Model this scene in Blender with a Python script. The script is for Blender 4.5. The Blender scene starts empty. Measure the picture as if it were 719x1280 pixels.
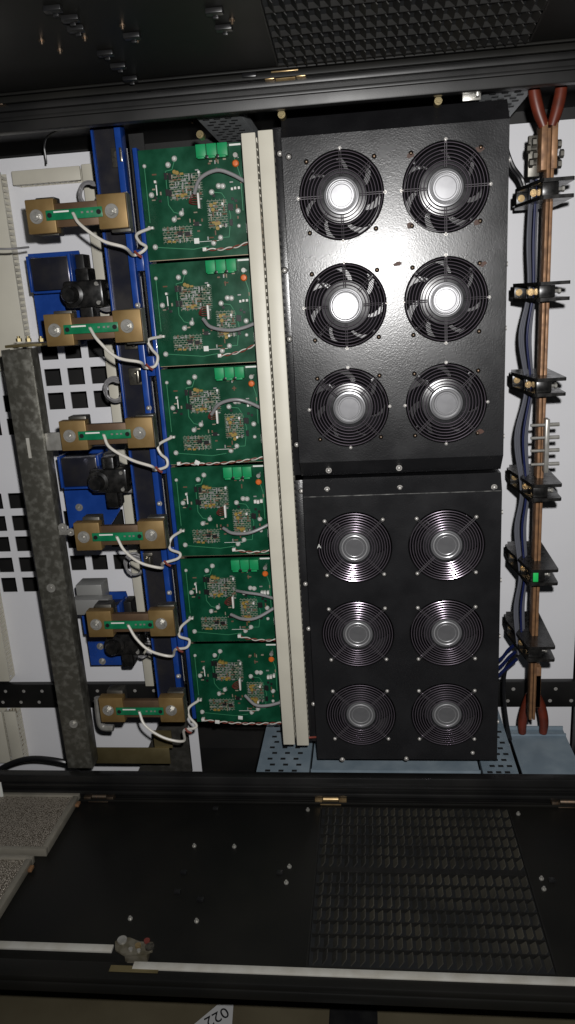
import bpy, bmesh, math, random
from mathutils import Vector, Matrix
R = random.Random(7)
C = bpy.context.scene.collection
V = Vector
PI = math.pi
ZO = 1.25            # height of the point straight in front of the lens
D = 1.4              # lens to fan panel

# ------------------------------------------------------------------ camera frame (solved from the vanishing points)
F = 940.0; CX, CY = 359.5, 640.0
dn = V((205, 3300, F)).normalized()
ax = V((8500, -260, -F)).normalized(); ax = (ax - dn * ax.dot(dn)).normalized()
ay = dn.cross(ax)
if ay.z < 0: ay = -ay
up = -dn
def P(px, py, y=0.0):
    """point of the plane at depth y seen at pixel (px, py) of the photograph"""
    d = V((px - CX, py - CY, F)); w = V((d.dot(ax), d.dot(ay), d.dot(up)))
    t = (D + y) / w.y
    return V((w.x * t, y, w.z * t + ZO))
def PZ(px, py, z):
    """point of the level plane at height z (relative to the lens foot)"""
    d = V((px - CX, py - CY, F)); w = V((d.dot(ax), d.dot(ay), d.dot(up)))
    t = z / w.z
    return V((w.x * t, w.y * t - D, z + ZO))

# ------------------------------------------------------------------ materials
def mat(name, col, rough=0.5, metal=0.0, col2=None, nscale=40, bump=0.0, bscale=300, rvar=0.0, spec=0.5, coat=0.0, lo=0.4, hi=0.65, detail=4, bdist=.0004):
    m = bpy.data.materials.new(name); m.use_nodes = True
    nt = m.node_tree; b = nt.nodes['Principled BSDF']
    b.inputs['Base Color'].default_value = (*col, 1); b.inputs['Roughness'].default_value = rough
    b.inputs['Metallic'].default_value = metal; b.inputs['Specular IOR Level'].default_value = spec
    b.inputs['Coat Weight'].default_value = coat
    tc = nt.nodes.new('ShaderNodeTexCoord')
    if col2 is not None or rvar:
        n = nt.nodes.new('ShaderNodeTexNoise'); n.inputs['Scale'].default_value = nscale; n.inputs['Detail'].default_value = detail
        nt.links.new(tc.outputs['Object'], n.inputs['Vector'])
        if col2 is not None:
            r = nt.nodes.new('ShaderNodeValToRGB')
            r.color_ramp.elements[0].position = lo; r.color_ramp.elements[1].position = hi
            r.color_ramp.elements[0].color = (*col, 1); r.color_ramp.elements[1].color = (*col2, 1)
            nt.links.new(n.outputs['Fac'], r.inputs['Fac']); nt.links.new(r.outputs['Color'], b.inputs['Base Color'])
        if rvar:
            mp = nt.nodes.new('ShaderNodeMapRange'); mp.inputs['From Min'].default_value = .3; mp.inputs['From Max'].default_value = .7
            mp.inputs['To Min'].default_value = rough - rvar; mp.inputs['To Max'].default_value = rough + rvar
            nt.links.new(n.outputs['Fac'], mp.inputs['Value']); nt.links.new(mp.outputs['Result'], b.inputs['Roughness'])
    if bump:
        n2 = nt.nodes.new('ShaderNodeTexNoise'); n2.inputs['Scale'].default_value = bscale; n2.inputs['Detail'].default_value = 2
        nt.links.new(tc.outputs['Object'], n2.inputs['Vector'])
        bp = nt.nodes.new('ShaderNodeBump'); bp.inputs['Strength'].default_value = bump; bp.inputs['Distance'].default_value = bdist
        nt.links.new(n2.outputs['Fac'], bp.inputs['Height']); nt.links.new(bp.outputs['Normal'], b.inputs['Normal'])
    return m
M = {}
M['panel'] = mat('black_powder_coat', (.011, .011, .0122), .27, 0, (.016, .016, .0175), 14, .5, 480, .03, spec=.62, bdist=.00034)
M['panel_dark'] = mat('black_paint', (.008, .008, .008), .42, 0, (.012, .0115, .011), 9, .12, 500, .06)
M['door'] = mat('door_paint', (.0065, .0065, .006), .5, 0, (.010, .0095, .008), 5, .05, 600, .08, spec=.25)
M['shell'] = mat('cabinet_inner_paint', (.010, .010, .010), .5, 0, (.016, .015, .014), 8)
M['black_plastic'] = mat('black_plastic', (.008, .008, .009), .3, 0, (.014, .014, .014), 30)
M['insulator'] = mat('moulded_insulator', (.008, .008, .008), .28, 0, (.018, .017, .016), 60, .15, 200, .08)
M['blade'] = mat('fan_blade_plastic', (.006, .006, .007), .6, 0, spec=.15)
M['chrome'] = mat('chromed_wire', (.42, .355, .43), .19, .82)  # violet fringe of the glints tinted into the wire colour
M['spoke'] = mat('guard_spoke_wire', (.22, .21, .22), .25, .8)
M['hub'] = mat('brushed_hub', (.24, .24, .25), .30, .6, (.27, .27, .28), 60)
M['hub_ring'] = mat('hub_rim', (.5, .5, .51), .3, .5)
M['rotor'] = mat('rotor_can', (.016, .016, .018), .27, 0, (.022, .022, .024), 60, .1, 500, .03, spec=.8)
M['screw'] = mat('zinc_screw', (.62, .60, .57), .34, .45, (.48, .46, .43), 90)
M['spacer'] = mat('pale_spacer', (.58, .58, .55), .4, .1)
M['pcb_small'] = mat('sense_board_green', (.006, .15, .062), .3, 0, (.012, .20, .085), 60)
M['bolt'] = mat('dull_frame_bolt', (.20, .16, .08), .4, .6)
M['dull_screw'] = mat('dull_screw', (.22, .18, .14), .45, 1, (.32, .22, .15), 200)
M['rust'] = mat('rusty_wash', (.08, .032, .018), .6, 0, (.05, .026, .018), 90)
M['white'] = mat('white_enamel', (.87, .87, .90), .35, 0, (.83, .83, .86), 5, .03, 60, .05)
M['cream'] = mat('cream_duct_plastic', (.66, .63, .53), .45, 0, (.60, .57, .48), 12, .04, 80)
M['slot'] = mat('duct_side_shadowed_wire', (.20, .16, .11), .6, 0, (.32, .27, .2), 120)
M['pcb'] = mat('green_solder_mask', (.003, .046, .021), .30, 0, (.006, .074, .036), 22, .06, 160, .06, spec=.3, lo=.42, hi=.6)
M['pcb_edge'] = mat('board_edge', (.42, .33, .22), .5)
M['trace'] = mat('pale_trace', (.05, .24, .12), .3)
M['silk'] = mat('silkscreen_white', (.75, .76, .72), .5)
M['term'] = mat('light_green_terminal', (.008, .25, .085), .45, 0, (.012, .29, .105), 50, spec=.3)
M['orange'] = mat('orange_disc', (.66, .14, .02), .4)
M['tan'] = mat('tan_resistor', (.30, .26, .19), .45)
M['brownc'] = mat('brown_component', (.16, .09, .055), .4)
M['greyc'] = mat('grey_component', (.32, .32, .31), .4, .3)
M['yellow'] = mat('yellow_capacitor', (.30, .205, .045), .4)
M['chip'] = mat('chip_black', (.012, .012, .013), .35)
M['whitec'] = mat('white_connector', (.76, .74, .70), .4)
M['redc'] = mat('red_lead', (.14, .03, .024), .45)
M['brass'] = mat('aged_brass', (.225, .142, .052), .50, .45, (.27, .178, .07), 26, .06, 300, .06)
M['brass_dark'] = mat('manganin_strip', (.115, .070, .040), .48, .4, (.15, .092, .052), 30)
M['gold'] = mat('yellow_zinc', (.46, .335, .17), .34, .75, (.36, .24, .12), 70)
M['copper'] = mat('copper_bar', (.31, .165, .08), .52, .25, (.18, .095, .05), 70, .05, 300, .1)
M['boot'] = mat('red_heat_shrink', (.14, .024, .011), .42, 0, (.09, .018, .009), 40)
M['steel'] = mat('spangled_galvanised', (.125, .12, .10), .36, .6, (.30, .295, .26), 85, .03, 200, .06, lo=.46, hi=.80, detail=10)
M['steel_dark'] = mat('galvanised_flange', (.12, .115, .10), .45, .8, (.2, .19, .17), 60)
M['steel_bright'] = mat('bright_steel', (.44, .43, .40), .32, .5, (.34, .33, .30), 80)
M['zinc'] = mat('bluish_zinc', (.20, .26, .31), .55, .1, (.27, .335, .385), 16, .06, 150, .08)
M['hole'] = mat('dark_slot', (.006, .007, .008), .7)
M['blue'] = mat('blue_film', (.010, .048, .25), .28, .0, (.013, .06, .30), 30, .08, 60, .05, coat=.2)
M['bluemirror'] = mat('dark_filmed_mirror', (.05, .052, .075), .22, .7, (.085, .08, .082), 18, .12, 24, .08)
M['worn'] = mat('worn_metal', (.34, .32, .27), .32, .9, (.10, .09, .08), 110, .3, 120, .12)
M['greywire'] = mat('grey_sheath', (.25, .245, .25), .38)
M['whitewire'] = mat('white_sheath', (.66, .63, .57), .42)
M['redwire'] = mat('red_sheath', (.22, .05, .035), .45)
M['bluewire'] = mat('blue_sheath', (.008, .014, .07), .3)
M['blackwire'] = mat('black_sheath', (.010, .010, .011), .35)
M['ribbon'] = mat('clear_sheath', (.13, .135, .16), .2, .1)
M['rod'] = mat('painted_rod', (.50, .49, .45), .45, .1, (.42, .40, .35), 30)
M['tray'] = mat('filter_frame_metal', (.27, .25, .205), .45, .2, (.21, .195, .16), 25)
M['olive'] = mat('olive_passivated', (.20, .16, .075), .42, .7, (.27, .22, .11), 18)
M['latch'] = mat('worn_latch_plate', (.17, .155, .12), .45, .3, (.09, .078, .05), 60)
M['edge_wear'] = mat('scuffed_paint_edge', (.03, .03, .03), .5, 0, (.20, .20, .19), 60, lo=.42, hi=.7)
M['vent'] = mat('vent_paint', (.024, .0235, .021), .42, 0, (.06, .055, .042), 11)  # lightness of slats catching the flash put into the paint colour
M['vent_dark'] = mat('dimmed_vent_paint', (.007, .0068, .0062), .55, 0, (.016, .0145, .011), 9, spec=.25)  # darker copy of the slat paint, countering the nearer flash in colour
M['vent_rib'] = mat('vent_rib_paint', (.009, .0088, .008), .5, spec=.3)
M['zinc_top'] = mat('brightened_zinc', (.42, .44, .45), .5, .2, (.34, .36, .37), 20)  # zinc lightened in colour on the upper rails to offset grazing flash
M['floor'] = mat('tan_floor', (.075, .062, .036), .6, 0, (.10, .085, .052), 6)
M['lime'] = mat('green_marker', (.02, .55, .12), .4)
M['tagw'] = mat('tag_white', (.42, .42, .42), .5)
M['tagk'] = mat('tag_black', (.01, .01, .012), .5)
# knitted metal filter mesh
def filter_mat():
    m = bpy.data.materials.new('knitted_filter_mesh'); m.use_nodes = True; nt = m.node_tree; b = nt.nodes['Principled BSDF']
    tc = nt.nodes.new('ShaderNodeTexCoord'); v = nt.nodes.new('ShaderNodeTexVoronoi'); v.inputs['Scale'].default_value = 420
    n = nt.nodes.new('ShaderNodeTexNoise'); n.inputs['Scale'].default_value = 12
    nt.links.new(tc.outputs['Object'], v.inputs['Vector']); nt.links.new(tc.outputs['Object'], n.inputs['Vector'])
    r = nt.nodes.new('ShaderNodeValToRGB'); r.color_ramp.elements[0].color = (.58, .52, .44, 1); r.color_ramp.elements[1].color = (.15, .125, .095, 1)
    r.color_ramp.elements[0].position = .15; r.color_ramp.elements[1].position = .75
    nt.links.new(v.outputs['Distance'], r.inputs['Fac']); nt.links.new(r.outputs['Color'], b.inputs['Base Color'])
    bp = nt.nodes.new('ShaderNodeBump'); bp.inputs['Strength'].default_value = 1; bp.inputs['Distance'].default_value = .003; bp.invert = True
    nt.links.new(v.outputs['Distance'], bp.inputs['Height']); nt.links.new(bp.outputs['Normal'], b.inputs['Normal'])
    b.inputs['Metallic'].default_value = .35; b.inputs['Roughness'].default_value = .3
    return m
M['filter'] = filter_mat()

# ------------------------------------------------------------------ mesh helpers
def box(bm, lo, hi, bev=0.0, rot=None, piv=None):
    lo, hi = V(lo), V(hi)
    r = bmesh.ops.create_cube(bm, size=1)
    vs = r['verts']; c = (lo + hi) / 2; s = hi - lo
    bmesh.ops.scale(bm, vec=s, verts=vs)
    if bev:
        es = list({e for v in vs for e in v.link_edges})
        rb = bmesh.ops.bevel(bm, geom=es, offset=min(bev, .45 * min(abs(a) for a in s)), segments=2, profile=.5, affect='EDGES')
        vs = list({v for f in rb['faces'] for v in f.verts} | {v for v in vs if v.is_valid})
    if rot is not None: bmesh.ops.rotate(bm, cent=(0, 0, 0), matrix=rot, verts=vs)
    bmesh.ops.translate(bm, vec=c, verts=vs)
    return vs
def cbox(bm, c, s, bev=0.0, rot=None):
    c, s = V(c), V(s) / 2
    return box(bm, c - s, c + s, bev, rot)
def cyl(bm, a, b, r, n=16, r2=None, caps=True):
    a, b = V(a), V(b); d = b - a
    q = d.to_track_quat('Z', 'Y').to_matrix().to_4x4()
    bmesh.ops.create_cone(bm, cap_ends=caps, segments=n, radius1=r, radius2=r if r2 is None else r2, depth=d.length, matrix=Matrix.Translation((a + b) / 2) @ q)
def lathe(bm, c, prof, n=40, axis='Y'):
    """profile of (radius, depth) turned about the Y axis through c; depth grows away from the viewer"""
    c = V(c); rings = []
    for r, y in prof:
        if r < 1e-6: rings.append([bm.verts.new(c + V((0, y, 0)))]); continue
        rings.append([bm.verts.new(c + V((r * math.cos(2 * PI * k / n), y, r * math.sin(2 * PI * k / n)))) for k in range(n)])
    for A, B in zip(rings, rings[1:]):
        for k in range(n):
            k2 = (k + 1) % n
            if len(A) == 1 and len(B) == 1: continue
            if len(A) == 1: bm.faces.new((A[0], B[k2], B[k]))
            elif len(B) == 1: bm.faces.new((A[k], A[k2], B[0]))
            else: bm.faces.new((A[k], A[k2], B[k2], B[k]))
def torus(bm, c, R0, r, n=64, m=6):
    c = V(c); vs = []
    for i in range(n):
        a = 2 * PI * i / n
        vs.append([bm.verts.new(c + V(((R0 + r * math.cos(2 * PI * j / m)) * math.cos(a), r * math.sin(2 * PI * j / m), (R0 + r * math.cos(2 * PI * j / m)) * math.sin(a)))) for j in range(m)])
    for i in range(n):
        for j in range(m):
            bm.faces.new((vs[i][j], vs[i][(j + 1) % m], vs[(i + 1) % n][(j + 1) % m], vs[(i + 1) % n][j]))
def smooth_path(pts, k=8):
    pts = [V(p) for p in pts]
    if len(pts) < 3: return pts
    out = []
    q = [pts[0] * 2 - pts[1]] + pts + [pts[-1] * 2 - pts[-2]]
    for i in range(1, len(q) - 2):
        a, b, c, d = q[i - 1:i + 3]
        for j in range(k):
            t = j / k
            out.append(.5 * ((2 * b) + (c - a) * t + (2 * a - 5 * b + 4 * c - d) * t * t + (3 * b - a - 3 * c + d) * t ** 3))
    out.append(pts[-1])
    return out
def tube(bm, pts, r, n=8, k=8):
    ps = smooth_path(pts, k); rings = []; nrm = None
    for i, p in enumerate(ps):
        t = (ps[min(i + 1, len(ps) - 1)] - ps[max(i - 1, 0)]).normalized()
        if nrm is None: nrm = t.orthogonal().normalized()
        nrm = (nrm - t * nrm.dot(t)).normalized(); bi = t.cross(nrm)
        rr = r(i / (len(ps) - 1)) if callable(r) else r
        rings.append([bm.verts.new(p + rr * (nrm * math.cos(2 * PI * j / n) + bi * math.sin(2 * PI * j / n))) for j in range(n)])
    for A, B in zip(rings, rings[1:]):
        for j in range(n): bm.faces.new((A[j], A[(j + 1) % n], B[(j + 1) % n], B[j]))
    bm.faces.new(rings[0][::-1]); bm.faces.new(rings[-1])
def prism(bm, poly, a, b, axis='Y'):
    """polygon extruded from a to b along an axis; poly is (x,z) for Y, (x,y) for Z, (y,z) for X"""
    f = {'Y': lambda u, v, t: V((u, t, v)), 'Z': lambda u, v, t: V((u, v, t)), 'X': lambda u, v, t: V((t, u, v))}[axis]
    A = [bm.verts.new(f(u, v, a)) for u, v in poly]; B = [bm.verts.new(f(u, v, b)) for u, v in poly]
    n = len(poly); bm.faces.new(A); bm.faces.new(B[::-1])
    for i in range(n): bm.faces.new((A[i], B[i], B[(i + 1) % n], A[(i + 1) % n]))
def bolt(bm, c, r, h, washer=True, n=6):
    """hexagon head on a washer, facing the viewer"""
    c = V(c)
    if washer: lathe(bm, c, [(0, -.0012), (r * 1.55, -.0012), (r * 1.6, -.0004), (r * 1.6, .001)], 20)
    cyl(bm, c, c + V((0, -h, 0)), r, n); cyl(bm, c + V((0, -h, 0)), c + V((0, -h * 1.5, 0)), r * .55, 12)
def domescrew(bm, c, r, h):
    lathe(bm, c, [(0, -h), (r * .5, -h * .88), (r * .85, -h * .5), (r, 0), (r * 1.25, .0), (r * 1.25, .0015)], 14)

def obj(name, bm, m, parent=None, smooth=True, loc=None, angle=35):
    me = bpy.data.meshes.new(name)
    bmesh.ops.recalc_face_normals(bm, faces=bm.faces[:])
    base = V((0, 0, 0))
    if parent is not None and loc is None:
        o_ = parent
        while o_ is not None: base += o_.location; o_ = o_.parent
        if parent.get('local'): base = V((0, 0, 0))
    if base.length: bmesh.ops.translate(bm, vec=-base, verts=bm.verts[:])
    if smooth:
        for f in bm.faces: f.smooth = True
        for e in bm.edges:
            if len(e.link_faces) == 2 and e.calc_face_angle(0) > math.radians(angle): e.smooth = False
    bm.to_mesh(me); bm.free(); me.materials.append(m if not isinstance(m, str) else M[m])
    o = bpy.data.objects.new(name, me); C.objects.link(o)
    if parent is not None: o.parent = parent
    if loc is not None: o.location = loc
    return o
def props(o, label=None, cat=None, group=None, kind=None):
    if label: o['label'] = label
    if cat: o['category'] = cat
    if group: o['group'] = group
    if kind: o['kind'] = kind
    return o
def thing(name, label, cat, loc=(0, 0, 0), group=None, local=False):
    o = bpy.data.objects.new(name, None); C.objects.link(o); o.location = loc; o.empty_display_size = .02
    if local: o['local'] = 1
    return props(o, label, cat, group)
def single(name, bm, m, label, cat, group=None, smooth=True):
    """a thing that is one mesh, its origin moved to its own middle"""
    me_c = V((0, 0, 0))
    for v in bm.verts: me_c += v.co
    me_c /= max(1, len(bm.verts)); bmesh.ops.translate(bm, vec=-me_c, verts=bm.verts[:])
    return props(obj(name, bm, m, None, smooth, me_c), label, cat, group)
def dup(root, loc, label):
    def cp(o, par):
        c = o.copy(); C.objects.link(c); c.parent = par
        for ch in list(o.children): cp(ch, c)
        return c
    r = cp(root, None); r.location = loc; r['label'] = label
    return r
def B(): return bmesh.new()
def rel(x, y, z): return V((x, y, z + ZO))

# ------------------------------------------------------------------ the setting
b = B(); box(b, (-6, -6, -.02), (6, 6, 0)); props(obj('floor', b, 'floor', smooth=False), kind='structure')

# ------------------------------------------------------------------ cabinet shell
XL, XR = -1.16, .66
cab = thing('equipment_cabinet', 'black steel cabinet standing open between its two swung out doors', 'cabinet', rel(0, .2, -1.222))
b = B(); box(b, rel(XL, .42, -1.222), rel(XR, .43, .37)); obj('back_wall', b, 'shell', cab, False)
b = B(); box(b, rel(XL, .0, .352), rel(XR, .42, .37)); obj('side_wall', b, 'shell', cab, False)
b = B(); box(b, rel(XL, .0, -1.222), rel(XR, .42, -1.205)); obj('side_wall', b, 'shell', cab, False)
b = B(); box(b, rel(XL - .01, .0, -1.222), rel(XL, .43, .37)); obj('end_wall', b, 'shell', cab, False)
b = B(); box(b, rel(XR, .0, -1.222), rel(XR + .01, .43, .37)); obj('end_wall', b, 'shell', cab, False)
# front frame: folded profile along the upper and lower edge
for s, zz in ((1, .303), (-1, -.985)):
    b = B()
    box(b, rel(XL, -.022, min(zz, zz + s * .055)), rel(XR, .0, max(zz, zz + s * .055)), .003)
    box(b, rel(XL, -.030, min(zz + s * .016, zz + s * .022)), rel(XR, -.0225, max(zz + s * .016, zz + s * .022)), .001)
    box(b, rel(XL, -.034, min(zz + s * .030, zz + s * .040)), rel(XR, -.0225, max(zz + s * .030, zz + s * .040)), .002)
    if s < 0: box(b, rel(XL, -.006, -1.222), rel(XR, -.0005, zz - .0555))
    obj('front_frame', b, 'panel_dark', cab)
# perforated cross beam at the back
b = B(); zb0, zb1 = P(0, 885, .285).z, P(0, 856, .285).z
box(b, V((XL, .285, zb0)), V((XR, .31, zb1)), .002); beam = obj('cross_beam', b, 'panel_dark', cab)
b = B()
for k in range(34):
    x = XL + .03 + k * .05
    for j, zf in enumerate((.25, .72)):
        lathe(b, (x + .0125 * j, .2848, zb0 + (zb1 - zb0) * zf), [(0, 0), (.0045, 0), (.0045, .001)], 10)
obj('punched_hole', b, 'screw', beam)
for px, py in ((97, 160), (548, 126), (352, 143), (250, 168)):
    b = B(); c = P(px, py, .0)
    c = PZ(px, py, .348 if py > 140 else .32) if False else P(px, py, .01)
    cyl(b, c, c + V((0, .02, 0)), .0065, 14); cyl(b, c + V((0, -.004, 0)), c, .0035, 10)
    if px > 100: obj('frame_bolt', b, 'bolt', cab)
    else: b.free()

# zinc rails on both side walls
def rail(name, x0, x1, y0, y1, z, s, label, cat='mounting rail', grp='perforated zinc rails'):
    t = thing(name, label, cat, rel((x0 + x1) / 2, (y0 + y1) / 2, z), grp)
    b = B()
    box(b, rel(x0, y0, z - .0015), rel(x1, y1, z + .0015))
    for xx in (x0, x1): box(b, rel(xx - .0015, y0, min(z + .002, z + .002 - s * .018)), rel(xx + .0015, y1, max(z + .002, z + .002 - s * .018)))
    obj('channel', b, 'zinc' if s > 0 else 'zinc_top', t, False)
    b = B(); n = int((y1 - y0) / .022)
    for k in range(n):
        for f in (.24, .5, .76):
            c = rel(x0 + (x1 - x0) * f + (.004 if k % 2 else -.004), y0 + .014 + k * .022, z + s * .0023)
            cbox(b, c, (.011, .006, .0012))
    obj('slot', b, 'hole', t, False)
    return t
zr = -.995
rail('mounting_rail', PZ(322, 963, zr).x, PZ(386, 963, zr).x, .0, .36, zr, 1, 'blue grey perforated rail below the cream duct ends')
rail('mounting_rail', PZ(604, 963, zr).x, PZ(646, 963, zr).x, .0, .36, zr, 1, 'narrow blue grey perforated rail at the lower corner of the lower fan panel')
rail('mounting_rail', PZ(240, 141, .315).x, PZ(297, 139, .315).x, -.0, .36, .315, -1, 'perforated zinc rail above the topmost circuit board')
rail('mounting_rail', PZ(604, 117, .315).x, PZ(668, 108, .315).x, -.0, .36, .315, -1, 'perforated zinc rail above the upper fan panel beside the red boots')
b = B(); x0, x1 = PZ(389, 963, zr).x, PZ(600, 963, zr).x
box(b, rel(x0, .012, zr - .010), rel(x1, .34, zr - .006)); box(b, rel(x0, .012, zr - .006), rel(x1, .016, zr + .006))
single('zinc_tray', b, 'zinc', 'blue grey zinc floor tray directly under the lower fan panel', 'tray', smooth=False)
b = B(); x0, x1 = PZ(652, 963, zr).x, PZ(727, 963, zr).x
yb = PZ(670, 912, zr).y
box(b, rel(x0, .006, zr - .004), rel(x1, yb, zr)); box(b, rel(x0, yb - .028, zr + .0005), rel(x1, yb - .024, zr + .006)); box(b, rel(x0, yb, zr - .02), rel(x1, yb + .003, zr + .008))
single('zinc_tray', b, 'zinc', 'plain blue grey zinc shelf under the red boots of the copper bar', 'tray', smooth=False)

# ------------------------------------------------------------------ back plates
YB = .30
def holed_plate(bm, x0, x1, z0, z1, holes, y0, y1):
    """flat plate with rectangular holes (cx, cz, half)"""
    xs = sorted({x0, x1} | {h[0] + s * h[2] for h in holes for s in (-1, 1)}); zs = sorted({z0, z1} | {h[1] + s * h[2] for h in holes for s in (-1, 1)})
    xs = [x for x in xs if x0 <= x <= x1]; zs = [z for z in zs if z0 <= z <= z1]
    vv = {}
    def vt(x, z, y):
        k = (round(x, 5), round(z, 5), y)
        if k not in vv: vv[k] = bm.verts.new(V((x, y, z)))
        return vv[k]
    inside = lambda x, z: any(abs(x - h[0]) < h[2] and abs(z - h[1]) < h[2] for h in holes)
    for a, c in zip(xs, xs[1:]):
        for d, e in zip(zs, zs[1:]):
            if inside((a + c) / 2, (d + e) / 2): continue
            bm.faces.new((vt(a, d, y0), vt(c, d, y0), vt(c, e, y0), vt(a, e, y0)))
    r = bmesh.ops.extrude_face_region(bm, geom=bm.faces[:])
    bmesh.ops.translate(bm, vec=(0, y1 - y0, 0), verts=[q for q in r['geom'] if isinstance(q, bmesh.types.BMVert)])
holes = []
cols = [-.611 - .0555 * k for k in range(9)]
H = .0195
for py in (437, 470, 500):
    for k in range(3): holes.append((cols[k], P(98, py, YB).z, H))
for py in (505, 534):
    for k in (4, 5, 6, 7): holes.append((-.834 - .0555 * (k - 4) + .002, P(2, py, YB).z, H))
for py in (626, 654, 680, 706, 731):
    for k in range(4): holes.append((P(25, 653, YB).x - .0555 * k, P(20, py, YB).z, H))
for py in (647, 675, 703):
    for k in range(3): holes.append((P(152, 703, YB).x - .0555 * k, P(125, py, YB).z, H))
b = B()
x1p = P(246, 900, YB).x
holed_plate(b, XL, x1p, -1.20 + ZO, P(60, 232, YB).z + .06, holes, YB, YB + .003)
single('perforated_plate', b, 'white', 'white back plate punched with square holes behind the shunts', 'mounting plate', 'white back plates', smooth=False)
b = B(); holed_plate(b, .14, P(716, 853, YB).x, -1.20 + ZO, P(680, 152, YB).z, [], YB, YB + .003)
single('mounting_plate', b, 'white', 'plain white back plate behind the copper bar and black clamps', 'mounting plate', 'white back plates', smooth=False)
b = B(); box(b, V((P(716, 853, YB).x + .004, .10, -1.20 + ZO)), V((P(716, 853, YB).x + .02, .30, .34 + ZO)))
obj('post', b, 'shell', cab, False)

# ------------------------------------------------------------------ wiring ducts
def duct(x0, x1, z0, z1, yf, depth, label, grp, horizontal=False):
    """slotted trough with a snap-on lid; runs along z, or along x"""
    c = V(((x0 + x1) / 2, yf + depth, (z0 + z1) / 2)); t = thing('wiring_duct', label, 'cable duct', c, grp)
    b = B(); box(b, (x0, yf, z0), (x1, yf + .007, z1), .0015); obj('lid', b, 'cream', t)
    b = B(); box(b, (x0 + .002, yf + depth - .002, z0), (x1 - .002, yf + depth, z1))
    w = .0062; p = .0125
    if horizontal:
        n = int((x1 - x0) / p)
        for s in (z0 + .001, z1 - .003):
            for k in range(n): box(b, (x0 + k * p, yf + .008, s), (x0 + k * p + p - w, yf + depth - .0025, s + .002))
    else:
        n = int((z1 - z0) / p)
        for s in (x0 + .001, x1 - .003):
            for k in range(n): box(b, (s, yf + .008, z0 + k * p), (s + .002, yf + depth - .0025, z0 + k * p + p - w))
    obj('slotted_trough', b, 'cream', t, False)
    b = B(); r2 = random.Random(int(abs(x0 * 1000)))
    if not horizontal:
        for k in range(5):
            xx = x0 + (x1 - x0) * (.2 + .15 * k)
            tube(b, [(xx + r2.uniform(-.003, .003), yf + .014 + r2.uniform(0, depth - .025), z0 + .004 + (z1 - z0 - .008) * q / 8) for q in range(9)], .0018, 5, 3)
        obj('enclosed_wires', b, 'slot', t)
    else: b.free()
    return t
g = 'cream slotted cable ducts'
zt = P(330, 164, 0).z; zb = P(360, 930, 0).z
duct(P(301, 165, 0).x, P(319, 165, 0).x, zb - .002, zt, .0, .05, 'long cream slotted duct alongside the green circuit boards', g)
duct(P(322, 165, 0).x, P(341, 165, 0).x, zb - .004, zt + .002, .0, .05, 'long cream slotted duct alongside the fan panels', g)
yd = .262
duct(P(101, 205, yd).x, P(114, 205, yd).x, P(180, 858, yd).z, P(105, 205, yd).z, yd, .036, 'narrow cream duct running down behind the brass shunts', g)
duct(P(-26, 440, yd).x, P(32, 440, yd).x + .003, P(32, 462, yd).z, P(5, 214, yd).z, yd, .036, 'broad cream duct standing at the edge of the white plate', g)
duct(P(14, 216, yd).x, P(99, 207, yd).x, P(50, 229, yd).z, P(50, 211, yd).z, yd, .036, 'short level cream duct bridging two upright ducts at the top', g, True)
duct(P(-40, 800, yd).x, P(3, 800, yd).x, P(10, 852, yd).z, P(0, 690, yd).z, yd, .036, 'cream duct end just above the black cross beam', g)
duct(P(-30, 920, yd).x, P(7, 920, yd).x, -1.15 + ZO, P(10, 890, yd).z, yd, .036, 'cream duct below the cross beam at the frame edge', g)
duct(P(9.5, 920, yd).x, P(24, 920, yd).x, -1.15 + ZO, P(10, 890, yd).z, yd, .036, 'slim cream duct below the cross beam beside the galvanised bar', g)

# ------------------------------------------------------------------ fan panels
COLX = (-.0335, .1435); HOLE_R = .0735
def ring_cell(bm, x0, x1, z0, z1, cx, cz, r, y):
    angs = sorted([2 * PI * k / 56 for k in range(56)] + [math.atan2(zz - cz, xx - cx) % (2 * PI) for xx in (x0, x1) for zz in (z0, z1)])
    inn, out = [], []
    for a in angs:
        ca, sa = math.cos(a), math.sin(a)
        tx = ((x1 if ca > 0 else x0) - cx) / ca if abs(ca) > 1e-9 else 1e9
        tz = ((z1 if sa > 0 else z0) - cz) / sa if abs(sa) > 1e-9 else 1e9
        t = min(tx, tz)
        inn.append(bm.verts.new((cx + r * ca, y, cz + r * sa))); out.append(bm.verts.new((cx + t * ca, y, cz + t * sa)))
    n = len(angs); back = [bm.verts.new((v.co.x, y + .004, v.co.z)) for v in inn]
    for i in range(n):
        j = (i + 1) % n
        if (out[i].co - out[j].co).length > 1e-6: bm.faces.new((inn[i], out[i], out[j], inn[j]))
        else: bm.faces.new((inn[i], out[i], inn[j]))
        bm.faces.new((inn[i], inn[j], back[j], back[i]))
rows_u = (.164, -.020, -.2035); rows_l = (-.478, -.663, -.8475)
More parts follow.
